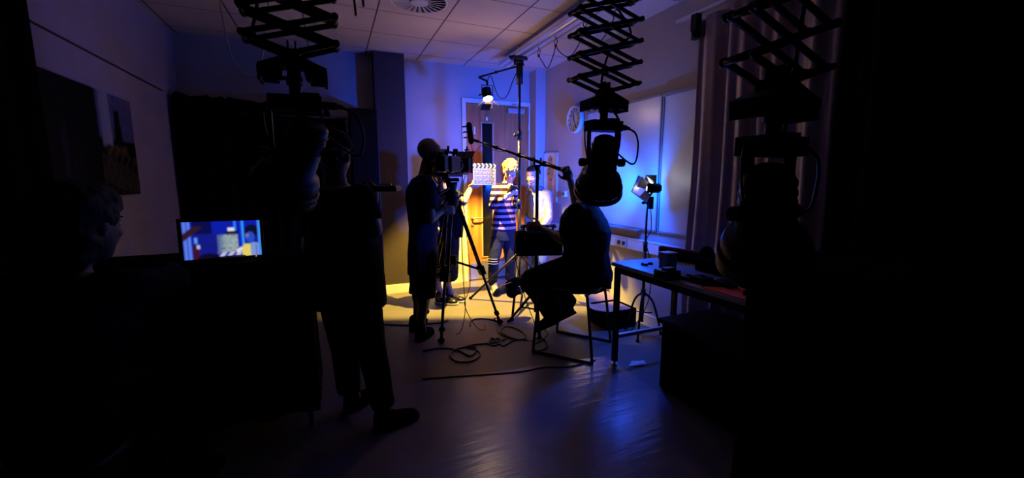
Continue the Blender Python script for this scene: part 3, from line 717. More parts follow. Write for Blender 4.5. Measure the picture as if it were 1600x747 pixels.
o = lamp('inner_light', 'POINT', hd+ax*.05, .5, COL_WHITE, t, shadow_soft_size=.015)
o = lamp('white_leak', 'POINT', P0, P_WHITE_LEAK, COL_WHITE, t, shadow_soft_size=.012)
tag(MB().tube([(fb.x+.03, fb.y-.01, 1.06), (fb.x+.035, fb.y-.02, .9), (fb.x-.01, fb.y-.02, .8), (fb.x+.04, fb.y-.03, .6), (fb.x+.03, fb.y-.03, .3), (fb.x-.05, fb.y+.05, .05), (fb.x-.1, fb.y+.08, .008), (fb.x-.22, fb.y+.10, .008)], .004).build('floodlight_cable', 'black'), 'thin black cable dropping from the blue floodlight along its stand', 'cable')

# ---------------------------------------------------------------- long table on the right with gear
tb0, tb1 = V((1.74, .30, 0)), V((2.33, 2.32, .74))
t = thing('work_table', (2.03, 1.3, 0), 'long grey-topped table with black metal frame on the right', 'table')
MB().box2((tb0.x, tb0.y, .715), (tb1.x, tb1.y, .74)).build('tabletop', 'table_top', t, .003)
q = MB(); e = .02
q.box2((1.76, .32, .67), (1.785, 2.30, .715)).box2((2.285, .32, .67), (2.31, 2.30, .715)).box2((1.76, 2.275, .67), (2.31, 2.30, .715)).box2((1.76, .32, .67), (2.31, .345, .715))
q.build('apron', 'black', t)
for x in (1.772, 2.297):
    for y in (2.285, .33):
        l = MB().box2((x-.016, y-.016, .03), (x+.016, y+.016, .70)).build('leg', 'black', t)
        MB().cyl((x, y, 0), (x, y, .012), .02).cyl((x, y, .012), (x, y, .03), .009).build('levelling_foot', 'steel', l)
for y in (2.285, .33): MB().box2((1.772, y-.012, .20), (2.297, y+.012, .225)).build('stretcher', 'steel', t)
TZ = .7405
p = PZ(1043, 420, TZ); t = thing('upright_box', p, 'blue-grey upright card box with a pale lid on the table', 'box')
MB().box2(p+V((-.04,-.035,0)), p+V((.04,.035,.10))).build('box_body', 'grey_case', t, .003)
MB().box2(p+V((-.043,-.038,.10)), p+V((.043,.038,.108))).build('lid', 'whiteboard', t)
p = PZ(1042, 436, TZ); t = thing('battery_pack', p, 'squat black battery box in front of the upright card box', 'battery')
MB().box2(p+V((-.055,-.05,0)), p+V((.055,.05,.055))).box2(p+V((-.03,-.03,.055)), p+V((.04,.02,.068))).build('case', 'black_gloss', t, .006)
MB().box2(p+V((-.06,-.02,.03)), p+V((-.055,.0,.045))).build('led', 'dark_gap', t)
t = thing('open_gear_case', (2.20, 1.55, TZ), 'long black gear case with red lining edge along the back of the table', 'case')
MB().box2((2.06, 1.15, TZ), (2.29, 1.90, TZ+.08)).build('case_base', 'black_soft', t, .01)
e0 = V((2.135, 2.27, TZ)); e1 = V((2.305, 1.55, TZ)); e2 = V((2.315, 1.02, TZ)); hh_ = V((0,0,.045))
MB().bar(e0+hh_*.9, e1+hh_*.9, .012, .078).bar(e1+hh_*.9, e2+hh_*.9, .012, .078).build('raised_lid', 'black_soft', t)
MB().bar(e0+V((-.004,0,.088)), e1+V((-.004,0,.088)), .020, .014).bar(e1+V((-.004,0,.088)), e2+V((-.004,0,.088)), .020, .014).box(e0+V((-.006,.004,.045)), (.022,.012,.09)).build('red_edge', 'red', t)
q = MB(); rr = random.Random(3)
for k in range(10): q.ell((2.17+rr.uniform(-.1,.1), 1.25+.08*k, TZ+.09), (rr.uniform(.03,.05), rr.uniform(.04,.06), rr.uniform(.03,.06)), None, 10)
q.build('padding', 'black_soft', t)
for k, (x, y) in enumerate(((1.83, 1.72), (1.88, 1.52), (1.82, 1.62))):
    t = thing('small_gadget', (x, y, TZ), ['flat black gadget near the front table edge, farthest of three', 'flat black gadget lying just behind the orange-red cloth', 'small black gadget between the two flat ones on the table'][k], 'gadget', 'black gadgets on the table')
    MB().box2((x-.04, y-.05, TZ), (x+.03, y+.05, TZ+.022+.01*k)).build('body', 'black_gloss', t, .004)
    MB().cyl((x, y, TZ+.022+.01*k), (x, y, TZ+.03+.01*k), .012).build('dial', 'black', t)
tag(MB().add([(1.745,1.56,TZ),(1.93,1.47,TZ),(1.95,1.10,TZ),(1.745,1.10,TZ),(1.745,1.56,TZ+.006),(1.93,1.47,TZ+.006),(1.95,1.10,TZ+.006),(1.745,1.10,TZ+.006)],
    [(3,2,1,0),(4,5,6,7),(0,1,5,4),(1,2,6,5),(2,3,7,6),(3,0,4,7)]).build('red_cloth', 'orange_red', None, .002), 'folded orange-red cloth on the front edge of the table', 'cloth')
t = thing('tape_dispenser', (1.86, 1.30, TZ+.006), 'black round-topped device sitting on the orange-red cloth', 'device')
MB().box2((1.80, 1.22, TZ+.006), (1.92, 1.36, TZ+.03)).build('base', 'black_gloss', t, .004)
MB().cyl((1.83, 1.30, TZ+.07), (1.89, 1.30, TZ+.07), .045).build('roll', 'black', t)
for k, (px, py) in enumerate(((1004, 414), (1009, 415), (1016, 413))):
    p = PZ(px, py, TZ); tag(MB().lathe(p, (0,0,1), [(0,.010+.004*k),(.008,.010+.004*k),(.014,.006)], 10).build('loose_fitting', 'black'),
        ['leftmost of three tiny black fittings on the bare end of the table', 'middle one of three tiny black fittings on the bare end of the table', 'largest and rightmost of three tiny black fittings on the bare table end'][k], 'fitting', 'small fittings on the table')
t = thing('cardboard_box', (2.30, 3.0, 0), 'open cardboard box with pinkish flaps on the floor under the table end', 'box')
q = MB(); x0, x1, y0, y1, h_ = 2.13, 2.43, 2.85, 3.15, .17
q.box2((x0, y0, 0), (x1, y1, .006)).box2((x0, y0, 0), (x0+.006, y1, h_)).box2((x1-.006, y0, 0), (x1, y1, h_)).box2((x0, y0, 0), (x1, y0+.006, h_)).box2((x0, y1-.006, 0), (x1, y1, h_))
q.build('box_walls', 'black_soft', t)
MB().bar((x0, y0+.15, h_), (x0-.13, y0+.15, h_+.03), .28, .005).build('flap', 'card', t)
MB().bar((x0+.15, y1, h_), (x0+.15, y1+.11, h_+.05), .28, .005).build('flap', 'card', t)
MB().box2((x0+.01, y0+.02, h_-.03), (x1-.02, y1-.02, h_-.01)).build('folded_sheets', 'card', t)
t = thing('storage_crate', (2.0, 1.6, 0), 'black storage crate in the dark under the table', 'crate')
MB().box2((1.84, 1.35, 0), (2.27, 1.92, .42)).build('crate_body', 'black_soft', t, .01)
MB().box2((1.82, 1.33, .42), (2.28, 1.94, .45)).build('lid', 'black', t, .006)
p = PZ(998, 569); q = MB(); vs = [p+V(a) for a in ((-.09,.0,.002),(-.02,.05,.006),(.02,.02,.012),(.07,.03,.003),(.05,-.03,.002),(-.02,-.03,.008))]
q.add(vs+[v+V((0,0,.0008)) for v in vs], [(5,4,3,2,1,0),(6,7,8,9,10,11)]+[(k,(k+1)%6,6+(k+1)%6,6+k) for k in range(6)])
tag(q.build('paper_scrap', 'paper'), 'crumpled white scrap of paper on the dark floor by the table leg', 'paper')
# black case, made up to fill the dark near right corner
t = thing('filler_case', (1.5, .55, 0), 'tall black case added to fill the dark lower right near the viewer', 'case')
fx0, fy1, fz = 1.175, .875, 1.06
MB().box2((fx0+.004, .10, .08), (1.70, fy1-.004, fz-.01)).build('case_body', 'black_soft', t)
q = MB()
for a, b_ in (((fx0, .10, .07), (fx0+.02, fy1, .09)), ((fx0, .10, fz-.02), (fx0+.02, fy1, fz)), ((fx0, fy1-.02, .07), (fx0+.02, fy1, fz)), ((fx0, fy1-.02, fz-.02), (1.70, fy1, fz)), ((fx0, .10, .07), (fx0+.02, .12, fz))): q.box2(a, b_)
q.build('edge_trim', 'black_gloss', t)
for x in (1.23, 1.64):
    for y in (.18, .80): MB().cyl((x-.02, y, .045), (x+.02, y, .045), .045).box2((x-.03, y-.03, .07), (x+.03, y+.03, .08)).build('castor', 'black', t)
# ---------------------------------------------------------------- film camera on its tripod
tc_ = V((.98, 3.42, 0))
th_ = V((P(706, 300, 3.38))); th_ = V((th_.x, th_.y, th_.z))
apex = th_+V((0,0,-.05))
t = thing('camera_tripod', V((apex.x, apex.y, 0)), 'black film tripod with twin-tube legs under the big camera', 'tripod')
feet = [V((1.34, 3.40, .012)), V((.74, 3.17, .012)), V((.72, 3.72, .012))]
MB().lathe(apex+V((0,0,-.09)), (0,0,1), [(0,.03),(.03,.055),(.08,.06),(.09,.06)], 20).build('bowl', 'black', t)
for f in feet:
    r = (f-apex); r.z = 0; r.normalize(); sd = r.cross(V((0,0,1)))*.022
    a0 = apex+r*.05+V((0,0,-.05)); k = a0.lerp(f, .52)
    q = MB().cyl(a0+sd, k+sd, .011).cyl(a0-sd, k-sd, .011).box(a0, (.05,.05,.05)); l = q.build('leg', 'black_gloss', t)
    q = MB().cyl(k.lerp(a0,.12)-sd*.0, f, .012).build('lower_tube', 'black_gloss', l)
    q = MB().bar(a0.lerp(f, .50), a0.lerp(f, .57), .075, .045).cyl(k+sd*1.5, k+sd*3, .014); q.build('leg_clamp', 'black', l)
    MB().bar(a0.lerp(f,.90), a0.lerp(f,.93), .035, .035).ell(f+V((0,0,.006)), (.03,.03,.018)).build('foot', 'black_soft', l)
sc_ = V((apex.x, apex.y, .62))
MB().cyl(sc_+V((0,0,-.03)), sc_+V((0,0,.05)), .03).build('spreader_hub', 'black', t)
for f in feet:
    r = (f-apex); r.z = 0; r.normalize(); a0 = apex+r*.05+V((0,0,-.05))
    MB().bar(sc_, a0.lerp(f, .535), .018, .018).build('spreader_arm', 'black', t)
MB().lathe(apex, (0,0,1), [(0,.05),(.02,.055),(.05,.05),(.06,.035),(.10,.045),(.13,.05)], 20).box(apex+V((0,0,.15)), (.09,.13,.03)).build('fluid_head', 'black', t)
MB().cyl(apex+V((-.03,-.05,.09)), P(668, 318, 3.22), .009).cyl(P(676, 315, 3.24), P(664, 320, 3.20), .015).build('pan_handle', 'black', t)

dir_ = V((.62, .78, 0)).normalized(); sd = V((dir_.y, -dir_.x, 0)); up = V((0,0,1))
cb = apex+V((0,0,.165))
t = thing('film_camera', cb, 'large black film camera with matte box, pointed at the two boys', 'camera')
def B(f, s, u): return cb+dir_*f+sd*s+up*u
RR = Matrix((sd, dir_, up)).transposed()
MB().box(B(-.02,0,.02), (.09,.30,.02), RR).cyl(B(-.2,.03,.035), B(.30,.03,.035), .008).cyl(B(-.2,-.03,.035), B(.30,-.03,.035), .008).build('base_plate_and_rods', 'black', t)
MB().box(B(-.03,0,.11), (.115,.19,.125), RR).build('camera_body', 'black', t, .006)
MB().box(B(-.17,0,.11), (.08,.09,.12), RR).build('battery', 'black_gloss', t, .006)
MB().lathe(B(.06,0,.11), dir_, [(0,.035),(.01,.045),(.06,.045),(.065,.05),(.09,.05),(.095,.043),(.14,.047),(.16,.047)], 24).build('lens', 'black_gloss', t)
MB().lathe(B(.10,0,.11), dir_, [(0,.054),(.018,.054)], 30).build('focus_ring', 'black', t)
q = MB(); q.box(B(.235,0,.11), (.15,.07,.115), RR).box(B(.275,0,.11), (.17,.012,.13), RR); q.build('matte_box', 'black', t, .004)
n_ = B(.27,0,.175); q = MB().bar(B(.27,0,.172), B(.335,0,.235), .165, .003, (0,0,1)); q.build('top_flag', 'black', t)
q = MB().bar(B(-.10,0,.205), B(.12,0,.205), .022, .02).bar(B(-.09,0,.175), B(-.09,0,.205), .02,.02).bar(B(.05,0,.175), B(.05,0,.205), .02,.02)
q.cyl(B(.10,0,.20), B(.13,0,.225), .012).build('top_handle', 'black', t)
q = MB().box(B(-.08,-.10,.15), (.03,.10,.04), RR).cyl(B(-.13,-.10,.15), B(-.20,-.10,.15), .022, .028); q.build('viewfinder', 'black', t, .003)
MB().bar(B(.0,-.08,.20), B(.08,-.10,.235), .09, .014, (0,0,1)).build('side_monitor', 'black_gloss', t)
MB().cyl(B(.10,-.055,.10), B(.10,-.11,.10), .028).build('follow_focus', 'black', t)
MB().cyl(B(.18,.04,.19), B(.22,.05,.235), .006).box(B(.23,.05,.24), (.03,.05,.012), RR).cyl(B(.23,.05,.245), B(.23,.05,.27), .008).build('antenna_clamp', 'black', t)
q = MB()
for f_, s_, u_, r_ in ((-.07,-.062,.15,.009),(-.04,-.062,.15,.009),(-.01,-.062,.15,.009),(-.06,-.062,.08,.012),(.0,-.062,.07,.012)): q.cyl(B(f_,s_,u_), B(f_,s_-.014,u_), r_)
q.build('side_button', 'black_gloss', t)
MB().bar(B(-.13,-.045,.185), B(-.05,-.045,.20), .03, .03).build('microphone_receiver', 'black', t)
MB().bar(B(.02,.03,.19), B(.02,.03,.235), .035, .03).build('top_bracket', 'black', t)
MB().cyl(B(-.10,.02,.205), B(-.10,.02,.25), .010).build('antenna', 'black', t)
q = MB().bar(B(-.02,-.05,-.0), B(.04,-.05,-.03), .05, .03).bar(B(.03,-.05,.01), B(.08,-.06,.06), .03, .02); q.build('rod_bracket', 'black', t)
q = MB().tube([B(-.15,-.06,.10), B(-.10,-.12,.03), B(-.02,-.10,-.05), B(.05,-.06,.06)], .006); q.build('camera_cable', 'black', t)
q = MB().tube([B(.12,.05,.03), B(.14,.02,-.20), V((apex.x+.10, apex.y+.05, .45)), V((apex.x+.10, apex.y, .20)), V((apex.x+.05, apex.y-.05, .03)), V((apex.x-.02, apex.y-.12, .01))], .0035)
tag(q.build('video_cable', 'black'), 'thin black cable hanging from the film camera to the floor, left strand', 'cable')
q = MB().tube([B(.16,.06,.03), B(.17,.03,-.15), V((apex.x+.155, apex.y+.02, .45)), V((apex.x+.10, apex.y+.02, .22)), V((apex.x+.18, apex.y-.05, .03)), V((apex.x+.24, apex.y-.10, .01)), V((1.20, 3.42, .01))], .0035)
tag(q.build('video_cable', 'black'), 'thin black cable hanging from the film camera to the floor, right strand', 'cable')

# clapperboard
bc = P(757, 274, 4.26); nx = V((.98,.18,0)).normalized(); Rb = Matrix((nx, V((-nx.y, nx.x, 0)), up)).transposed()
t = thing('clapperboard', bc, 'white clapperboard with striped sticks held in front of the door', 'clapperboard')
def K(a, b_, c): return bc+Rb @ V((a*1.07, b_, c*1.07))
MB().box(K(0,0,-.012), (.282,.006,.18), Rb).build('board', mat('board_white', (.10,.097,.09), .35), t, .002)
MB().box(K(0,0,.082), (.282,.008,.024), Rb).build('lower_stick', 'black', t)
MB().box(K(0,0,.105), (.282,.008,.024), Rb).build('upper_stick', 'black', t)
for k in range(6):
    for z, s in ((.082, 1), (.105, -1)):
        q = MB(); x = -.115+.045*k
        q.add([K(x-.008*s,-.0048,z-.010), K(x+.012-.008*s,-.0048,z-.010), K(x+.012+.008*s,-.0048,z+.010), K(x+.008*s,-.0048,z+.010)], [(0,1,2,3)]); q.build('stick_stripe', 'white', t)
q = MB()
for z in (.045, .01, -.025, -.06): q.box(K(0,-.0035,z), (.25,.001,.0025), Rb)
q.box(K(-.03,-.0035,-.042), (.0025,.001,.034), Rb).box(K(.05,-.0035,-.042), (.0025,.001,.034), Rb).build('ruled_lines', 'black', t)
rr = random.Random(11); q = MB()
for z in (.058, .027, -.008, -.042, -.075):
    x = -.115
    while x < .10:
        l_ = rr.uniform(.012, .03); q.tube([K(x+l_*i/4,-.004,z+rr.uniform(-.007,.007)) for i in range(5)], .0012, 4, 2); x += l_+.012
q.build('handwriting', 'navy', t)
MB().cyl(K(-.125,-.006,.094), K(-.125,.006,.094), .008).build('hinge', 'steel', t)

# ---------------------------------------------------------------- boom pole, microphone, its stand, mixer bag
bp1 = P(892, 270, 2.93); bp0 = P(741, 219, 3.75)
fk = bp0.lerp(bp1, .68)
t = thing('boom_pole', bp1, 'long black boom pole slanting across the room to the raised hand', 'boom pole')
q = MB(); segs = 4; rs_ = [.008, .011, .014, .017]
for k in range(segs): MB().cyl(bp0.lerp(bp1, k/segs), bp0.lerp(bp1, (k+1)/segs), rs_[k]).build('pole_section', 'black_gloss', t)
for k in range(1, segs): c = bp0.lerp(bp1, k/segs); dd = (bp1-bp0).normalized(); MB().cyl(c-dd*.025, c+dd*.02, rs_[k]+.006).build('locking_collar', 'black', t)
dd = (bp1-bp0).normalized()
t = thing('microphone', bp0, 'black microphone in a ring mount at the far tip of the boom pole', 'microphone')
mdir = V((-.10,.05,.99)).normalized(); mc = bp0-dd*.05+V((0,0,.05))
MB().capsule(mc-mdir*.075, mc+mdir*.075, .026).build('windshield', 'black_soft', t)
for z in (-.05, .0, .05):
    c = mc+mdir*z-dd*.045; MB().lathe(c, mdir, [(-.004,.030),(-.004,.036),(.004,.036),(.004,.030)], 20).build('mount_ring', 'black', t)
MB().cyl(mc-dd*.01-mdir*.075, bp0, .011).cyl(bp0-dd*.02, bp0+dd*.05, .014).build('mount', 'black', t)
MB().tube([mc-mdir*.08, mc-mdir*.13, mc-mdir*.18+V((.01,0,0)), mc-mdir*.16+V((.04,0,0)), bp0+dd*.10+V((0,0,-.02)), bp0+dd*.25+V((0,0,-.03)), bp0+dd*.4], .0025).build('microphone_lead', 'black', t)

bs = V((fk.x+.003, fk.y, 0))
t = thing('boom_stand', bs, 'black forked stand holding up the boom pole, in front of the boy in cream', 'stand')
MB().cyl(bs+V((0,0,.14)), bs+V((0,0,.80)), .020).cyl(bs+V((0,0,.72)), bs+V((0,0,.84)), .026).build('lower_tube', 'black_gloss', t)
MB().cyl(bs+V((0,0,.8)), bs+V((0,0,fk.z-.05)), .015).build('upper_tube', 'black_gloss', t)
q = MB().cyl(bs+V((0,0,fk.z-.08)), bs+V((0,0,fk.z-.03)), .024)
q.bar(bs+V((-.028,0,fk.z-.045)), bs+V((-.034,0,fk.z+.035)), .012, .012).bar(bs+V((.028,0,fk.z-.045)), bs+V((.034,0,fk.z+.03)), .012, .012).bar(bs+V((-.03,0,fk.z-.04)), bs+V((.03,0,fk.z-.04)), .014, .014)
q.build('fork', 'black', t)
MB().cyl(bs+V((0,0,.32)), bs+V((0,0,.38)), .030).build('hub', 'black', t)
for a in (250, 10, 130):
    a = math.radians(a); f = bs+V((math.cos(a)*.27, math.sin(a)*.27, .012))
    l = MB().cyl(bs+V((0,0,.35)), f, .012).build('leg', 'black', t); MB().cyl(bs+V((0,0,.16)), (bs+V((0,0,.35))).lerp(f, .55), .007).build('brace', 'black', t)
    MB().ell(f, (.018,.018,.014)).build('rubber_foot', 'black_soft', l)

mb0 = P(841, 376, 3.02)
t = thing('mixer_bag', mb0, 'black sound mixer bag with a white-ended handle bar in front of the seated operator', 'bag')
Rm = Matrix.Rotation(-.32, 3, 'Z')
def Q(a, b_, c): return mb0+Rm @ V((a, b_, c))
MB().box(Q(0,0,-.02), (.38,.17,.19), Rm).build('bag_body', 'black_soft', t, .018)
MB().box(Q(-.08,-.09,-.03), (.14,.02,.12), Rm).box(Q(.09,-.09,-.03), (.14,.02,.12), Rm).build('front_pocket', 'black_soft', t, .008)
MB().cyl(Q(-.13,0,.12), Q(.13,0,.12), .012).bar(Q(-.12,0,.06), Q(-.12,0,.12), .012,.012).bar(Q(.12,0,.06), Q(.12,0,.12), .012,.012).build('handle_bar', 'black', t)
for s in (-1, 1): MB().cyl(Q(s*.13,0,.12), Q(s*.15,0,.12), .016).build('handle_end', 'white', t)
for k in range(4): MB().cyl(Q(-.12+.05*k,-.01,.075), Q(-.12+.05*k,-.01,.095), .012).build('control_knob', 'black_gloss', t)
MB().cyl(Q(.02,.09,-.02), (bs.x, bs.y, mb0.z-.02), .016).build('stand_clamp', 'black', t)
tag(MB().tube([Q(-.1,-.05,.08), Q(-.16,-.1,.1), Q(-.2,-.1,0), Q(-.19,-.05,-.15), (bs.x-.15, bs.y-.1, .3), (bs.x-.1, bs.y-.25, .02), (bs.x-.2, bs.y-.3, .008)], .004).build('mixer_cable', 'black'), 'thin black cable from the mixer bag down to the floor', 'cable')

# sandbag / gloves hanging on the leg of the tall stand
sc2 = P(800, 452, 3.58)
t = thing('sandbag', V((sc2.x, sc2.y, sc2.z)), 'black and tan leather saddle bag slung over the leg of the tall stand', 'sandbag')
q = MB(); 
for px, py, r in ((782,455,.055),(790,452,.06),(800,450,.055),(776,460,.04)): q.ell(P(px, py, 3.55), (r*1.1, r*.8, r*.75), None, 12)
q.fuse('tan_pouch', 'tan', t, .012, 3, .012, .03)
q = MB()
for px, py, r in ((800,445,.07),(808,440,.06),(812,452,.065),(800,458,.06)): q.ell(P(px, py, 3.52), (r, r*.8, r*.8), None, 12)
q.fuse('black_pouch', 'black_soft', t, .012, 3, .012, .03)
q = MB().bar(P(811, 447, 3.46), P(816, 462, 3.46), .03, .012).bar(P(816, 462, 3.46), P(813, 478, 3.46), .026, .012); q.build('tan_strap', 'tan', t, .003)
q = MB().bar(P(783, 447, 3.48), P(799, 441, 3.46), .012, .006).cyl(P(809, 453, 3.44), P(809, 453, 3.43), .012); q.build('buckle', 'steel', t)

# ---------------------------------------------------------------- chair of the boom operator (sled base)
def chair(c, face, label, mats=('black_gloss', 'black'), seat_h=.50, back=False):
    f = V((math.cos(face), math.sin(face), 0)); s = V((-f.y, f.x, 0)); c = V(c)
    t = thing('sled_chair', c, label, 'chair')
    def G(a, b_, z): return c+f*a+s*b_+V((0,0,z))
    R_ = Matrix((f, s, V((0,0,1)))).transposed()
    q = MB().loft([(G(-.01,0,seat_h-.015), f*.20, s*.20), (G(0,0,seat_h-.008), f*.215, s*.215), (G(0,0,seat_h+.008), f*.215, s*.215), (G(0,0,seat_h+.014), f*.20, s*.20)], 32)
    q.build('seat', mats[0], t)
    for k in (-1, 1):
        MB().tube([G(.17,.18*k,seat_h-.02), G(.185,.21*k,seat_h-.05), G(.22,.235*k,.03), G(.21,.235*k,.010), G(.18,.235*k,.010), G(-.20,.235*k,.010), G(-.235,.235*k,.012), G(-.24,.235*k,.04), G(-.19,.21*k,seat_h-.05), G(-.17,.18*k,seat_h-.02)], .0105, 8, 5).build('sled_leg', mats[1], t)
    MB().cyl(G(.17,-.185,seat_h-.02), G(.17,.185,seat_h-.02), .009).cyl(G(-.17,-.185,seat_h-.02), G(-.17,.185,seat_h-.02), .009).build('seat_rail', mats[1], t)
    if back:
        for k in (-1, 1): MB().tube([G(-.17,.18*k,seat_h-.02), G(-.22,.19*k,seat_h+.15), G(-.25,.19*k,seat_h+.36)], .01, 8, 5).build('back_post', mats[1], t)
        MB().loft([(G(-.25,0,seat_h+.18), f*.012, s*.19), (G(-.262,0,seat_h+.38), f*.012, s*.19)], 24).build('backrest', mats[0], t)
    return t
chair((1.66, 2.68, 0), math.radians(128), 'black sled-base chair under the seated boom operator')

# ---------------------------------------------------------------- monitor, and a draped trolley made up to fill the dark left
t = thing('filler_trolley', (-.66, 2.5, 0), 'black cloth-covered trolley with thin legs carrying the monitor, added to fill the dark', 'trolley')
MB().box2((-1.14, 2.29, .88), (-.15, 2.72, .905)).build('top', 'black', t)
q = MB(); vs = []; fs = []; per = []
x0, x1, y0, y1 = -1.15, -.14, 2.28, 2.73; n = 96
for i in range(n):
    s_ = i/n*4; k = int(s_); u = s_-k
    p = [(x0+(x1-x0)*u, y0), (x1, y0+(y1-y0)*u), (x1+(x0-x1)*u, y1), (x0, y1+(y0-y1)*u)][k]
    nn = [(0,-1),(1,0),(0,1),(-1,0)][k]; per.append((p, nn, .012*math.sin(i*1.1)))
for j, z in enumerate((.91, .5, .10)):
    for p, nn, wv in per: vs.append((p[0]+nn[0]*wv*j, p[1]+nn[1]*wv*j, z))
for j in range(2):
    for i in range(n): i2 = (i+1) % n; fs.append((j*n+i2, j*n+i, (j+1)*n+i, (j+1)*n+i2))
fs.append(tuple(range(n))); q.add(vs, fs, True).build('draped_cloth', 'black_soft', t)
for x in (-1.1, -.17):
    for y in (2.31, 2.70): MB().cyl((x, y, 0), (x, y, .88), .011).build('leg', 'black', t)
t = thing('monitor', P(346, 378, 2.44), 'small field monitor glowing with the blue picture of the take', 'monitor')
TLc, TRc, BRc, BLc = P(283, 347, 2.36), P(405, 344, 2.46), P(410, 397, 2.46), P(288, 407, 2.36)
ux = (TRc-TLc+BRc-BLc)/2; uz = (TLc-BLc+TRc-BRc)/2; o0 = BLc; nn = ux.cross(uz).normalized()
if nn.y > 0: nn = -nn
cen = o0+ux/2+uz/2; Rm2 = Matrix((ux.normalized(), nn.cross(ux.normalized())*0+(-nn), uz.normalized())).transposed()
MB().box(cen-nn*.016, (ux.length+.03, .028, uz.length+.03), Rm2).build('casing', 'black_gloss', t, .004)
hsh = lambda *a: random.Random(str(a)).random()
def screen(u, v):
    y = 1-v; c = (.004, .012, .30+.12*(1-y))
    if .12 < u < .36 and y < .35: c = (.003, .004, .07)
    if .12 < u < .45 and y > .33: c = (.006, .010, .20+.05*hsh(int(y*30)))
    if u < .10: c = (.10, .20, .85) if (int(u*100) % 5) else (.01, .03, .30)
    if u < .24 and abs(y-(.42-1.5*u)) < .10 and y > .12: c = (.03, .008, .02)
    if .11 < u < .19 and y > .62: c = (.05, .006, .02)
    if .14 < u < .175 and .42 < y < .58: c = (.10, .30, .95)
    if .165 < u < .20 and .62 < y < .72: c = (.5, .5, .8)
    if .645 < u < .675 and y < .38: c = (.02, .22, .95)
    if .745 < u < .775 and y < .68: c = (.03, .30, 1.0)
    if .72 < u < .745: c = (.006, .02, .55)
    if .56 < u < .65 and .18 < y < .27: c = (.75, .75, .8)
    if .54 < u < .70 and .27 < y < .37: c = (.004, .004, .03)
    if .42 < u < .69 and .37 < y < .86:
        k = min(1, (u-.42)/.12); c = (.06+.26*k, .10+.30*k, .30+.10*k)
        if abs((y*14) % 1-.5) < .12 and hsh(int(u*40), int(y*14)) > .45: c = (.05, .07, .25)
    if .42 < u < .80 and .86 <= y < .97:
        c = (.5, .5, .75) if math.sin(u*60+y*25) > -.3 else (.02, .02, .3)
    if .66 < u < .74 and abs(y-(1.62-1.15*u)) < .05: c = (.8, .7, .8)
    if (u-.88)**2/.010+(y-.30)**2/.035 < 1: c = (.004, .004, .03)
    if (u-.855)**2/.0040+(y-.47)**2/.024 < 1: c = (.02, .07, .55)
    if (u-.815)**2/.0006+(y-.42)**2/.003 < 1: c = (.25, .15, .35)
    if u > .74+.25*max(0, .75-y) and y > .66 and u < .87: c = (.75, .62, .12)
    if u > .85 and y > .62+.5*abs(u-.90): c = (.20, .30, .62)
    if .925 < u < .94 and y > .7: c = (.05, .08, .4)
    if u > .965: c = (.05, .25, .85)
    if ((u-.30)/.14)**2+((y-1.0)/.14)**2 < 1: c = (.004, .003, .02)
    return c
grid_pic('screen_image', o0+nn*.0015, ux, uz, 160, 76, screen, 'screen_pic', t, 3)
MB().cyl(cen-nn*.03+V((0,.01,-.06)), (cen.x, cen.y+.05, .93), .014).lathe((cen.x, cen.y+.05, .912), (0,0,1), [(0,.09),(.012,.085),(.02,.02)], 24).build('monitor_foot', 'black', t)
MB().box(cen+ux*.42-uz*.53+nn*.002, (.004,.002,.003), Rm2).build('power_led', 'green_led', t)

# ---------------------------------------------------------------- cables on the floor
def fc(px): return [PZ(a, b_, .006) for a, b_ in px]
tag(MB().tube(fc([(660,548),(690,544),(715,547),(735,556),(745,545),(735,541),(712,546),(703,556),(715,565),(738,564),(750,555),(744,546),(728,542),(745,538),(775,535),(790,530)]), .006).build('floor_cable', 'black'), 'black cable laid in a wide loop on the floor left of the boom stand', 'cable')
tag(MB().tube(fc([(762,538),(768,531),(780,529),(783,535),(772,540),(763,536),(770,528),(785,540),(800,533),(815,530)]), .006).build('floor_cable', 'black'), 'black cable curled in a small loop between the wide loop and the boom stand', 'cable')
tag(MB().tube(fc([(775,506),(780,520),(800,530),(822,528),(812,516),(792,510),(783,518),(800,528),(826,532)]), .005).build('floor_cable', 'black'), 'black cable tangled at the foot of the tripod nearest the boom stand', 'cable')
tag(MB().tube(fc([(835,520),(845,512),(856,520),(846,532),(832,540),(840,548),(855,542),(850,530),(836,528)]), .005).build('floor_cable', 'black'), 'black cable tangled right of the boom stand, under the operator\'s foot', 'cable')
tag(MB().tube(fc([(660,592),(720,588),(780,584),(820,580),(850,574),(880,574),(905,570),(930,563)]), .006).build('floor_cable', 'black'), 'long black cable lying along the edge of the pale flooring', 'cable')
tag(MB().tube(fc([(600,507),(625,508),(645,508),(690,504),(700,500)]), .008).build('floor_cable', 'black'), 'black cable running across the floor behind the camera operator\'s feet', 'cable')
tag(MB().tube(fc([(734,510),(738,500),(755,498),(770,500),(778,503)]), .006).build('floor_cable', 'black'), 'short black cable arching to the right tripod foot', 'cable')
t = thing('cable_connector', PZ(777, 500), 'small connector with a red light at the right tripod foot', 'connector')
p = PZ(776, 501); MB().box(p+V((0,0,.012)), (.05,.03,.024)).build('housing', 'black', t, .003)
MB().ell(p+V((-.01,-.016,.018)), (.004,.003,.004), None, 8).build('red_light', 'green_led', t)
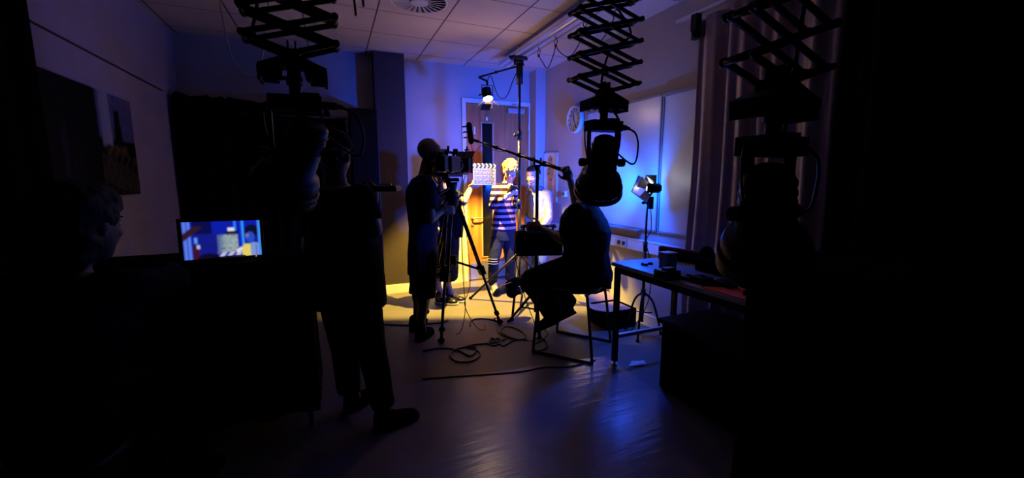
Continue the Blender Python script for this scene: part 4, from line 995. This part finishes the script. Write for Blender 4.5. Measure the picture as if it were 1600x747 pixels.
# ---------------------------------------------------------------- people
def orth(F_, U_=None):
    U_ = V(U_) if U_ is not None else V((0,0,1)); F_ = V(F_).normalized(); R_ = F_.cross(U_).normalized(); U_ = R_.cross(F_).normalized()
    return F_, U_, R_
def head_mb(q, C_, face, h, roll=None):
    F_, U_, R_ = orth(face, roll); RR_ = Matrix((F_, R_, U_)).transposed()
    L_ = lambda f, r, u: V(C_)+(F_*f+R_*r+U_*u)*h
    q.ell(L_(-.04,0,.13), (.42*h,.335*h,.365*h), RR_, 20)
    q.ell(L_(.07,0,-.10), (.31*h,.275*h,.36*h), RR_, 20)
    q.ell(L_(.15,0,-.33), (.20*h,.19*h,.14*h), RR_, 14)
    q.ell(L_(.13,.0,-.22), (.22*h,.24*h,.16*h), RR_, 14)
    q.capsule(L_(.355,0,.03), L_(.425,0,-.10), .030*h, .048*h, 10)
    for s in (-1, 1):
        q.ell(L_(.405,.045*s,-.115), (.035*h,.035*h,.028*h), RR_, 8)
        q.ell(L_(-.02,.335*s,-.03), (.075*h,.030*h,.12*h), RR_, 10)
        q.capsule(L_(.325,.04*s,.085), L_(.285,.19*s,.075), .040*h, .035*h, 8)
        q.ell(L_(.27,.15*s,-.09), (.09*h,.09*h,.07*h), RR_, 10)
    q.ell(L_(.365,0,-.205), (.035*h,.09*h,.022*h), RR_, 10).ell(L_(.358,0,-.245), (.035*h,.075*h,.022*h), RR_, 10)
    return L_, RR_
def face_parts(t, L_, RR_, h, brow='hair_brown'):
    for s in (-1, 1):
        e = MB().ell(L_(.322,.125*s,.02), (.030*h,.045*h,.020*h), RR_, 12).build('eye', 'eye_white', t)
        MB().ell(L_(.346,.125*s,.015), (.010*h,.020*h,.018*h), RR_, 8).build('iris', 'iris', e)
        MB().capsule(L_(.362,.06*s,.115), L_(.325,.19*s,.12), .014*h, .009*h, 8).build('eyebrow', brow, t)
    MB().ell(L_(.388,0,-.207), (.022*h,.075*h,.012*h), RR_, 10).ell(L_(.382,0,-.235), (.022*h,.06*h,.016*h), RR_, 10).build('lips', 'lips', t)
def hand_mb(q, wr, fw, nrm, thumb, curl=35, s=1.0):
    """wr wrist, fw finger direction, nrm direction the palm faces, thumb +-1 side"""
    fw = V(fw).normalized(); nrm = V(nrm); nrm = (nrm-fw*nrm.dot(fw)).normalized(); sd_ = fw.cross(nrm)*thumb
    wr = V(wr); RR_ = Matrix((sd_, fw, nrm)).transposed() if sd_.cross(fw).dot(nrm) > 0 else Matrix((-sd_, fw, nrm)).transposed()
    q.capsule(wr-fw*.02*s, wr+fw*.03*s, .026*s, .028*s, 10)
    q.ell(wr+fw*.055*s, (.042*s, .052*s, .018*s), RR_, 14)
    q.box(wr+fw*.058*s, (.072*s, .07*s, .024*s), RR_)
    for k, (off, ln) in enumerate(((.030, .92), (.010, 1.0), (-.011, .94), (-.031, .75))):
        p = wr+fw*.088*s+sd_*off*s; d = V(fw); r = .0095*s
        for j, sl in enumerate((.045, .028, .022)):
            ang = math.radians(curl*(.8 if j == 0 else 1.1)); ax_ = fw.cross(nrm)
            d = (Matrix.Rotation(ang, 3, fw.cross(nrm)) @ d).normalized()
            if j == 0 and d.dot(nrm) < -.01 and curl > 0: d = (Matrix.Rotation(-2*ang, 3, fw.cross(nrm)) @ d).normalized()
            n = p+d*sl*ln*s; q.capsule(p, n, r, r*.9, 8); p = n; r *= .9
    p = wr+fw*.025*s+sd_*.030*s; a1 = p+(sd_*.75+fw*.65+nrm*.25).normalized()*.042*s; a2 = a1+(sd_*.25+fw*.9+nrm*.45).normalized()*.034*s
    q.capsule(p, a1, .0135*s, .011*s, 8).capsule(a1, a2, .011*s, .009*s, 8)
def shoe(t, heel, toe, material, name='shoe', s=1.0, sole='black_soft'):
    heel, toe = V(heel), V(toe); d = toe-heel; L_ = d.length; d.normalize(); sd_ = d.cross(V((0,0,1))).normalized(); u = sd_.cross(d)
    q = MB()
    q.ell(heel+d*.05*s+u*.045*s, (.045*s,.052*s,.05*s), Matrix((sd_, d, u)).transposed(), 12).ell(heel+d*(L_*.45)+u*.04*s, (.042*s,L_*.42,.040*s), Matrix((sd_, d, u)).transposed(), 14)
    q.ell(toe-d*.075*s+u*.032*s, (.050*s,.075*s,.032*s), Matrix((sd_, d, u)).transposed(), 12).capsule(heel+d*.045*s+u*.06*s, heel+d*.05*s+u*.10*s, .045*s, .042*s)
    o = q.fuse(name, material, t, .008, 3)
    sl = MB().loft([(heel+d*L_*.5-u*.000, d*(L_*.5+.004), sd_*.050*s), (heel+d*L_*.5+u*.022, d*(L_*.5+.004), sd_*.052*s)], 28); sl.build('sole', sole, o)
    MB().bar(heel+d*L_*.42+u*.082*s-sd_*.018, heel+d*L_*.55+u*.070*s+sd_*.018, .012, .006).bar(heel+d*L_*.42+u*.082*s+sd_*.018, heel+d*L_*.55+u*.070*s-sd_*.018, .012, .006).build('laces', sole, o)
    return o

def figure(name, label, base, fwd, J, skin='skin', top='navy', sleeve=1.0, hem=-.14, bottom='denim', leg=1.0, legw=1.0, shoes=None, shoem='black_gloss',
           hands=(), head=None, hh=.235, hfwd=None, roll=None, hair=None, hairm='hair_black', vox=.0075, faces=True, bulk=1.0, sole='black_soft', sleeve_w=1.0, hood=False):
    """J: pel, chest, neck, sh(2), el(2), wr(2), hip(2), kn(2), an(2); index 0 = the person's left"""
    t = thing(name, base, label, 'person')
    f = V(fwd).normalized(); J = {k: ([V(a) for a in v] if isinstance(v, (list, tuple)) and not isinstance(v[0], (int, float)) else V(v)) for k, v in J.items()}
    sh, el, wr, hip, kn, an = (J[k] for k in ('sh', 'el', 'wr', 'hip', 'kn', 'an')); pel, che, nk = J['pel'], J['chest'], J['neck']
    shv = (sh[0]-sh[1]); hw = shv.length/2; sx_ = shv.normalized(); hx_ = (hip[0]-hip[1]).normalized()
    def rings(g, add=0):
        d = (nk-pel).normalized(); fz = lambda a: (f-d*f.dot(d)).normalized()*a
        mid = pel.lerp(che, .5)
        return [(pel-d*.10, hx_*(.10+add)*g, fz((.09+add)*g)), (pel-d*.03, hx_*(.155+add)*g, fz((.11+add)*g)), (pel+d*.05, hx_*(.155+add)*g, fz((.108+add)*g)), (mid, (hx_+sx_).normalized()*(.14+add)*g, fz((.10+add)*g)),
                (che, sx_*(hw*.90+add)*g, fz((.118+add)*g)), (sh[0].lerp(sh[1], .5)-d*.04, sx_*(hw*.93+add)*g, fz((.10+add)*g)), (sh[0].lerp(sh[1], .5)+d*.025, sx_*(hw*.70+add)*g, fz((.075+add)*g)), (nk, sx_*(.06+add), fz(.06+add))]
    q = MB().loft(rings(bulk), 24)
    for i in (0, 1):
        q.capsule(sh[i].lerp(sh[1-i], .08), sh[i], .055, .055).capsule(sh[i], el[i], .050, .040).capsule(el[i], wr[i], .041, .026)
        q.ell(el[i].lerp(wr[i], .3), (.04,.04,.04), None, 10)
        q.capsule(hip[i], kn[i], .085, .056).capsule(kn[i], an[i], .055, .036).ell(kn[i].lerp(an[i], .3)-(f*.012), (.055,.055,.09), None, 12)
        if shoes: q.capsule(an[i], V(shoes[i][0]).lerp(V(shoes[i][1]), .4)+V((0,0,.04)), .036, .032)
    hc = V(head); q.capsule(nk-V((0,0,.03)), nk.lerp(hc, .55), .058, .052)
    L_, RR_ = head_mb(q, hc, hfwd or f, hh, roll)
    for i, fw_, nr_, th_, cu_ in hands: hand_mb(q, wr[i], fw_, nr_, th_, cu_)
    q.fuse('body', skin, t, vox, 3)
    if faces: face_parts(t, L_, RR_, hh, hairm if hairm != 'hair_blond' else 'hair_brown')
    # top
    r = rings(bulk*1.08, .016); d = (nk-pel).normalized()
    r = [(pel+d*hem, hx_*.178*bulk, (f-d*f.dot(d)).normalized()*.135*bulk)] + r[1:-1] + [(nk-d*.012, sx_*.070, (f-d*f.dot(d)).normalized()*.066)]
    if hem > -.05: r = [r[0]]+r[3:]
    q = MB().loft(r, 24)
    for i in (0, 1):
        g = sleeve_w; q.capsule(sh[i].lerp(sh[1-i], .12), sh[i], .066*g, .066*g)
        if sleeve <= .5:
            e = sh[i].lerp(el[i], sleeve*1.5); q.cyl(sh[i], e, .064*g, .066*g, 16)
        else:
            q.capsule(sh[i], el[i], .064*g, .055*g).cyl(el[i], el[i].lerp(wr[i], .96), .055*g, .038*g, 16)
            q.cyl(el[i].lerp(wr[i], .90), wr[i], .042*g, .036, 16)
    if hood: q.ell(nk-f*.05+V((0,0,-.025)), (.085,.075,.05), None, 14)
    q.fuse('shirt' if sleeve <= .5 else 'sweater', top, t, vox, 3, .012, .11)
    # bottom
    rr_ = rings(bulk*1.05, .010)
    q = MB().loft([(pel-d*.10, hx_*.12, (f-d*f.dot(d)).normalized()*.11)]+rr_[1:3]+[(pel+d*.09, rr_[2][1]*.97, rr_[2][2]*.97)], 24)
    for i in (0, 1):
        if leg >= 1: q.capsule(hip[i], kn[i], .098*legw, .070*legw).cyl(kn[i], an[i]+V((0,0,.0)), .070*legw, .058*legw, 16).ell(kn[i], (.068*legw,)*3, None, 12)
        elif leg > .5: e = kn[i].lerp(an[i], (leg-.5)*2); q.capsule(hip[i], kn[i], .105*legw, .085*legw).cyl(kn[i], e, .085*legw, .085*legw, 16)
        else: q.cyl(hip[i]+V((0,0,.02)), hip[i].lerp(kn[i], leg*2), .10*legw, .085*legw, 16)
    q.fuse('trousers' if leg >= 1 else 'shorts', bottom, t, vox, 3, .012, .12)
    if shoes:
        for a, b_ in shoes: shoe(t, a, b_, shoem, 'shoe', 1, sole)
    # hair
    q = MB(); E = lambda c, r_: q.ell(L_(*c), (r_[0]*hh, r_[1]*hh, r_[2]*hh), RR_, 16)
    if hair == 'short':
        E((-.09,0,.17), (.42,.355,.375)); E((-.02,0,.28), (.40,.33,.26)); E((-.20,0,-.05), (.27,.30,.28)); q.fuse('hair', hairm, t, .008, 2, .012, .02)
    elif hair == 'crop':
        E((-.07,0,.155), (.415,.342,.36)); q.fuse('hair', hairm, t, .008, 2)
    elif hair == 'curly':
        rr2 = random.Random(5); E((-.10,0,.18), (.42,.36,.38)); E((-.2,0,-.02), (.24,.31,.28))
        for k in range(120):
            a = rr2.uniform(0, 2*PI); e = rr2.uniform(-.05, 1.5); rad = .43
            c = (-.04+rad*math.cos(e)*math.cos(a), rad*.86*math.cos(e)*math.sin(a), .17+rad*.95*math.sin(e))
            if c[0] > .26 and c[2] < .20: continue
            q.ell(L_(*c), (.085*hh*rr2.uniform(.7,1.3),)*3, None, 8)
        for k in range(9): q.ell(L_(.36, -.22+.055*k, .25+.03*math.sin(k*2.3)), (.07*hh,.06*hh,.08*hh), RR_, 8)
        q.fuse('hair', hairm, t, .005, 1)
    elif hair == 'tied':
        E((-.10,0,.15), (.41,.352,.375)); E((-.22,0,-.05), (.24,.28,.28)); E((.02,0,.33), (.33,.28,.18)); q.ell(L_(-.50,0,.02), (.13*hh,.12*hh,.15*hh), RR_, 12).capsule(L_(-.52,0,.0), L_(-.48,0,-.45), .09*hh, .04*hh)
        q.fuse('hair', hairm, t, .008, 2)
    elif hair == 'long':
        E((-.09,0,.16), (.45,.39,.39)); E((-.20,0,-.12), (.34,.38,.42)); E((.0,0,.30), (.42,.35,.26)); E((-.24,0,-.38), (.25,.32,.25)); q.fuse('hair', hairm, t, .01, 2, .02, .03)
    elif hair == 'cap':
        E((-.09,0,.12), (.405,.35,.34)); q.fuse('hair', hairm, t, .008, 2, .008, .02)
        q = MB(); q.ell(L_(-.04,0,.23), (.455*hh,.375*hh,.30*hh), RR_, 20); q.ell(L_(.42,0,.20), (.24*hh,.24*hh,.025*hh), RR_, 14); q.fuse('cap', 'black_cotton', t, .008, 2)
    return t, L_, RR_

U_ = V((0,0,1))
# boy in the striped jumper, reading from a phone
Y = 4.5
pp = lambda x, y, dy=0: P(x, y, Y+dy)
ph = pp(800, 298, -.24)
figure('person', 'boy with curly blond hair in a striped jumper looking down at a phone', PZ(784, 447),
    (-.15, -.98, 0), dict(pel=pp(787,362), chest=pp(789,316,.0), neck=pp(793,284), sh=[pp(802,294,.02), pp(776,293,-.02)], el=[pp(806,324,-.08), pp(770,322,-.06)],
    wr=[pp(808,303,-.19), pp(790,308,-.20)], hip=[pp(795,372), pp(777,372)], kn=[pp(797,406,-.03), pp(771,410,-.06)], an=[pp(796,436,.02), pp(770,445,-.03)]),
    skin='skin_pale', top='stripes', sleeve=1, hem=.03, bottom='denim', leg=1, legw=.92,
    shoes=[(V((pp(798,437,.06).x, pp(798,437,.06).y, 0)), V((pp(798,437,.06).x-.02, 4.30, 0))), (V((pp(771,445).x, 4.50, 0)), V((pp(768,445).x-.03, 4.23, 0)))], shoem='shoe_grey', sole='shoe_white',
    hands=[(0, ph-pp(808,303,-.19)+V((-.02,0,.02)), (-.3, .2, .9), 1, 32), (1, V((.8,-.2,.45)), (.1,.5,.8), -1, 42)],
    head=pp(797,268,-.09), hh=.225, hfwd=(.08,-.86,-.42), hair='curly', hairm='hair_blond', vox=.006, sleeve_w=.88, bulk=.87, hood=False)
t = thing('mobile_phone', ph, 'black mobile phone in the hands of the boy in stripes', 'phone')
Rp = Matrix.Rotation(math.radians(-35), 3, 'X') @ Matrix.Rotation(.35, 3, 'Y')
MB().box(ph+V((0,0,.012)), (.078,.15,.009), Rp).build('case', 'black_gloss', t, .003)
MB().box(ph+V((0,0,.012))+Rp @ V((0,0,.0052)), (.070,.14,.001), Rp).build('screen', mat('phone_screen', (.02,.02,.03), .2, emit=(.5,.4,.6), es=.5), t)

kn_ = P(770.5, 404, 4.44)
for k in range(3): MB().lathe(kn_+V((0,0,-.028*k)), (.03,-.02,1), [(0,.066),(.006,.066),(.006,.058),(0,.058)], 20).build('trouser_stripe', 'frame_grey', bpy.data.objects['person'])

# boy in the cream sweatshirt, head turned to the phone
Y = 4.5
figure('person', 'boy with dark tied-back hair in a cream sweatshirt beside the door, looking left', PZ(838, 446),
    (-.80, -.60, 0), dict(pel=pp(842,372,.05), chest=pp(843,322,.03), neck=pp(838,293,.02), sh=[pp(855,304,-.10), pp(829,302,.13)], el=[pp(857,340,-.16), pp(826,335,.18)],
    wr=[pp(845,358,-.26), pp(824,357,.02)], hip=[pp(848,382,-.04), pp(836,382,.12)], kn=[pp(846,410,-.08), pp(834,408,.10)], an=[pp(848,440,-.04), pp(836,437,.14)]),
    skin='skin_pale', top='cream', sleeve=1, hem=-.06, bottom='denim_blue', leg=1,
    shoes=[(V((pp(849,440).x+.04, 4.50, 0)), V((pp(849,440).x-.14, 4.30, 0))), (V((pp(836,437).x+.02, 4.68, 0)), V((pp(836,437).x-.15, 4.50, 0)))], shoem='shoe_grey', sole='shoe_white',
    hands=[(0, (-.7,-.2,-.5), (-.2,.8,0), 1, 30), (1, (-.1,-.5,-.8), (.7,.3,0), -1, 30)],
    head=pp(833,275,-.05), hh=.242, hfwd=(-.72,-.62,-.22), hair='tied', hairm='hair_black', vox=.006, hood=True, bulk=1.02)

# camera operator
Y = 3.42
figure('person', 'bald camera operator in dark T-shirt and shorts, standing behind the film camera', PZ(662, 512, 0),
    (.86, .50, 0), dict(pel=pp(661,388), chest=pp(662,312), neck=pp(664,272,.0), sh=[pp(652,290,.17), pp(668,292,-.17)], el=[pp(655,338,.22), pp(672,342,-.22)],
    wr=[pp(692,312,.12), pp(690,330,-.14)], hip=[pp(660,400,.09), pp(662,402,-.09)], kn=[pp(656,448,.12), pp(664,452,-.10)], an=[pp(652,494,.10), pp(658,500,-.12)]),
    skin='skin_shaded', top='navy', sleeve=.48, hem=-.20, bottom='black_cotton', leg=.62, legw=1.08,
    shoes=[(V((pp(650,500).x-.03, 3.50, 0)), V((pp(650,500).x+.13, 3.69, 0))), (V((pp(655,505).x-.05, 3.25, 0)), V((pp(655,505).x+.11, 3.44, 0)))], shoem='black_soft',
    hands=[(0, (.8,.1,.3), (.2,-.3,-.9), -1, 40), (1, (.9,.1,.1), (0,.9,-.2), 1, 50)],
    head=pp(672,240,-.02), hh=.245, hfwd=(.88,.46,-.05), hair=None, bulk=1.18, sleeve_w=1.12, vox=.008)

# person holding the clapperboard, mostly behind the tripod
Y = 4.27
wr_ = pp(737, 291, .055)
figure('person', 'person in black half hidden behind the film tripod, holding out the clapperboard', PZ(690, 458, 0),
    (.55, -.83, 0), dict(pel=pp(692,352), chest=pp(692,312), neck=pp(693,290), sh=[pp(706,302,-.05), pp(680,302,.08)], el=[pp(724,316,-.18), pp(676,336,.05)],
    wr=[wr_, pp(686,362,-.10)], hip=[pp(699,368,.0), pp(686,368,.05)], kn=[pp(701,412,-.03), pp(685,412,.05)], an=[pp(700,445,.06), pp(684,447,.0)]),
    skin='skin', top='black_cotton', sleeve=.48, hem=-.12, bottom='black_cotton', leg=.82, legw=1.25,
    shoes=[(V((pp(699,447).x-.03, 4.34, 0)), V((pp(699,447).x+.16, 4.16, 0))), (V((pp(684,447).x-.03, 4.27, 0)), V((pp(684,447).x+.17, 4.10, 0)))], shoem='black_gloss', sole='shoe_white',
    hands=[(0, (.9,.02,.35), (.0,-.9,.2), -1, 12), (1, (.1,-.1,-.95), (.3,.3,0), -1, 35)],
    head=pp(690,267,.0), hh=.225, hfwd=(.75,-.65,-.05), hair='short', hairm='hair_black', vox=.008)

# seated boom operator
def q3(x, y, d_): return P(x, y, d_)
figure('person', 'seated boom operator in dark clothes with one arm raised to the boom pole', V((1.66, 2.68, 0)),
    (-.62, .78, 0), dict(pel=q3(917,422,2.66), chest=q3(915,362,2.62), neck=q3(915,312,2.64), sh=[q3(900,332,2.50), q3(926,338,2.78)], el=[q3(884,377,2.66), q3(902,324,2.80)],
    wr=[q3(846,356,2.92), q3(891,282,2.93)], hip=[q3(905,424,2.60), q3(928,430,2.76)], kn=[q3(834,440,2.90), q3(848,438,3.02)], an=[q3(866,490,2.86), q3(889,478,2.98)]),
    skin='skin_shaded', top='black_cotton', sleeve=.48, hem=-.13, bottom='black_cotton', leg=1, legw=1.55,
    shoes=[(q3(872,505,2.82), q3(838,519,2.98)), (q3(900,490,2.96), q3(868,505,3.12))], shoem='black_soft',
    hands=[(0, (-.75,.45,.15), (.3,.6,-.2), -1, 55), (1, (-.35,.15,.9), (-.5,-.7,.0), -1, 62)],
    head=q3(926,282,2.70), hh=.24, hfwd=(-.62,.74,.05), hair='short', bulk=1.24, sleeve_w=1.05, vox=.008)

# standing person in a cap, nearest the middle
Y = 2.22
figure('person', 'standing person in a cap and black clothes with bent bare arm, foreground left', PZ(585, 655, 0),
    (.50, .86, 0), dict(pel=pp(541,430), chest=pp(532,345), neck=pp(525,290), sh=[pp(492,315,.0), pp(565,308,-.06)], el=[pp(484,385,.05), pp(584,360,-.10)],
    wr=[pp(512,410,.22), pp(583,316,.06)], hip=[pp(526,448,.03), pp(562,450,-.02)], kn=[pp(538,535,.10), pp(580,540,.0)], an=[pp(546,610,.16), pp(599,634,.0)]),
    skin='skin_shaded', top='black_cotton', sleeve=.48, hem=-.16, bottom='black_cotton', leg=1, legw=1.08,
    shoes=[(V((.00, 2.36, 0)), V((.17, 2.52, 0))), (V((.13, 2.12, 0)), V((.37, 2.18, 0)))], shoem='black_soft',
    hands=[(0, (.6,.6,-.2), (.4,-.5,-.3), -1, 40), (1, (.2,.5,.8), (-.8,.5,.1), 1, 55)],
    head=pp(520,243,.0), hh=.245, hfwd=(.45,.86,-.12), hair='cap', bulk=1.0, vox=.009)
t = thing('script_board', pp(595, 296, .06), 'thin dark clipboard held flat, seen edge-on right of the person in a cap', 'clipboard')
c_ = pp(598, 295, .10); Rk = Matrix.Rotation(-.25, 3, 'Z')
MB().box(c_, (.17,.26,.024), Rk).build('board', 'black', t, .002)
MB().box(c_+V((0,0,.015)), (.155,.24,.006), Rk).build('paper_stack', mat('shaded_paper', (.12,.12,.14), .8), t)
MB().box(c_+Rk @ V((0,.12,.020)), (.06,.02,.012), Rk).build('clip', 'steel', t)

# seated person at the monitor, nearest left
pr = lambda x, y, k: V((0,0,H))+ray(x, y)*k
hq = pr(128, 352, 1.30); o7 = V((hq.x, hq.y, 0)); g7 = lambda a, b_, z: V((o7.x+a, o7.y+b_, z))
figure('person', 'long-haired person in black sitting at the far left and reaching to the monitor', g7(-.13,-.08,0),
    (.40, .92, 0), dict(pel=g7(-.14,-.10,.56), chest=g7(-.09,-.06,.84), neck=g7(-.05,-.03,hq.z-.14), sh=[g7(-.24,.06,hq.z-.21), g7(.10,-.06,hq.z-.20)], el=[g7(-.26,.25,.78), g7(.13,.28,hq.z-.25)],
    wr=[g7(-.10,.50,.75), pr(266, 418, 2.05)], hip=[g7(-.22,-.05,.54), g7(-.05,-.12,.54)], kn=[g7(-.06,.34,.53), g7(.09,.26,.53)], an=[g7(-.06,.40,.12), g7(.10,.32,.12)]),
    skin='skin_shaded', top='black_cotton', sleeve=1, hem=-.12, bottom='black_cotton', leg=1, legw=1.2,
    shoes=[(g7(-.09,.33,0), g7(.0,.54,0)), (g7(.08,.24,0), g7(.18,.45,0))], shoem='black_soft',
    hands=[(0, (.6,.7,0), (.3,-.2,-.9), -1, 35), (1, (.5,.85,-.05), (.2,-.1,-.95), 1, 25)],
    head=hq, hh=.25, hfwd=(.48, .87, -.12), hair='long', bulk=1.15, vox=.010)
chair(g7(-.15,-.09,0), math.radians(66), 'black chair under the person sitting at the far left', seat_h=.45, back=True)
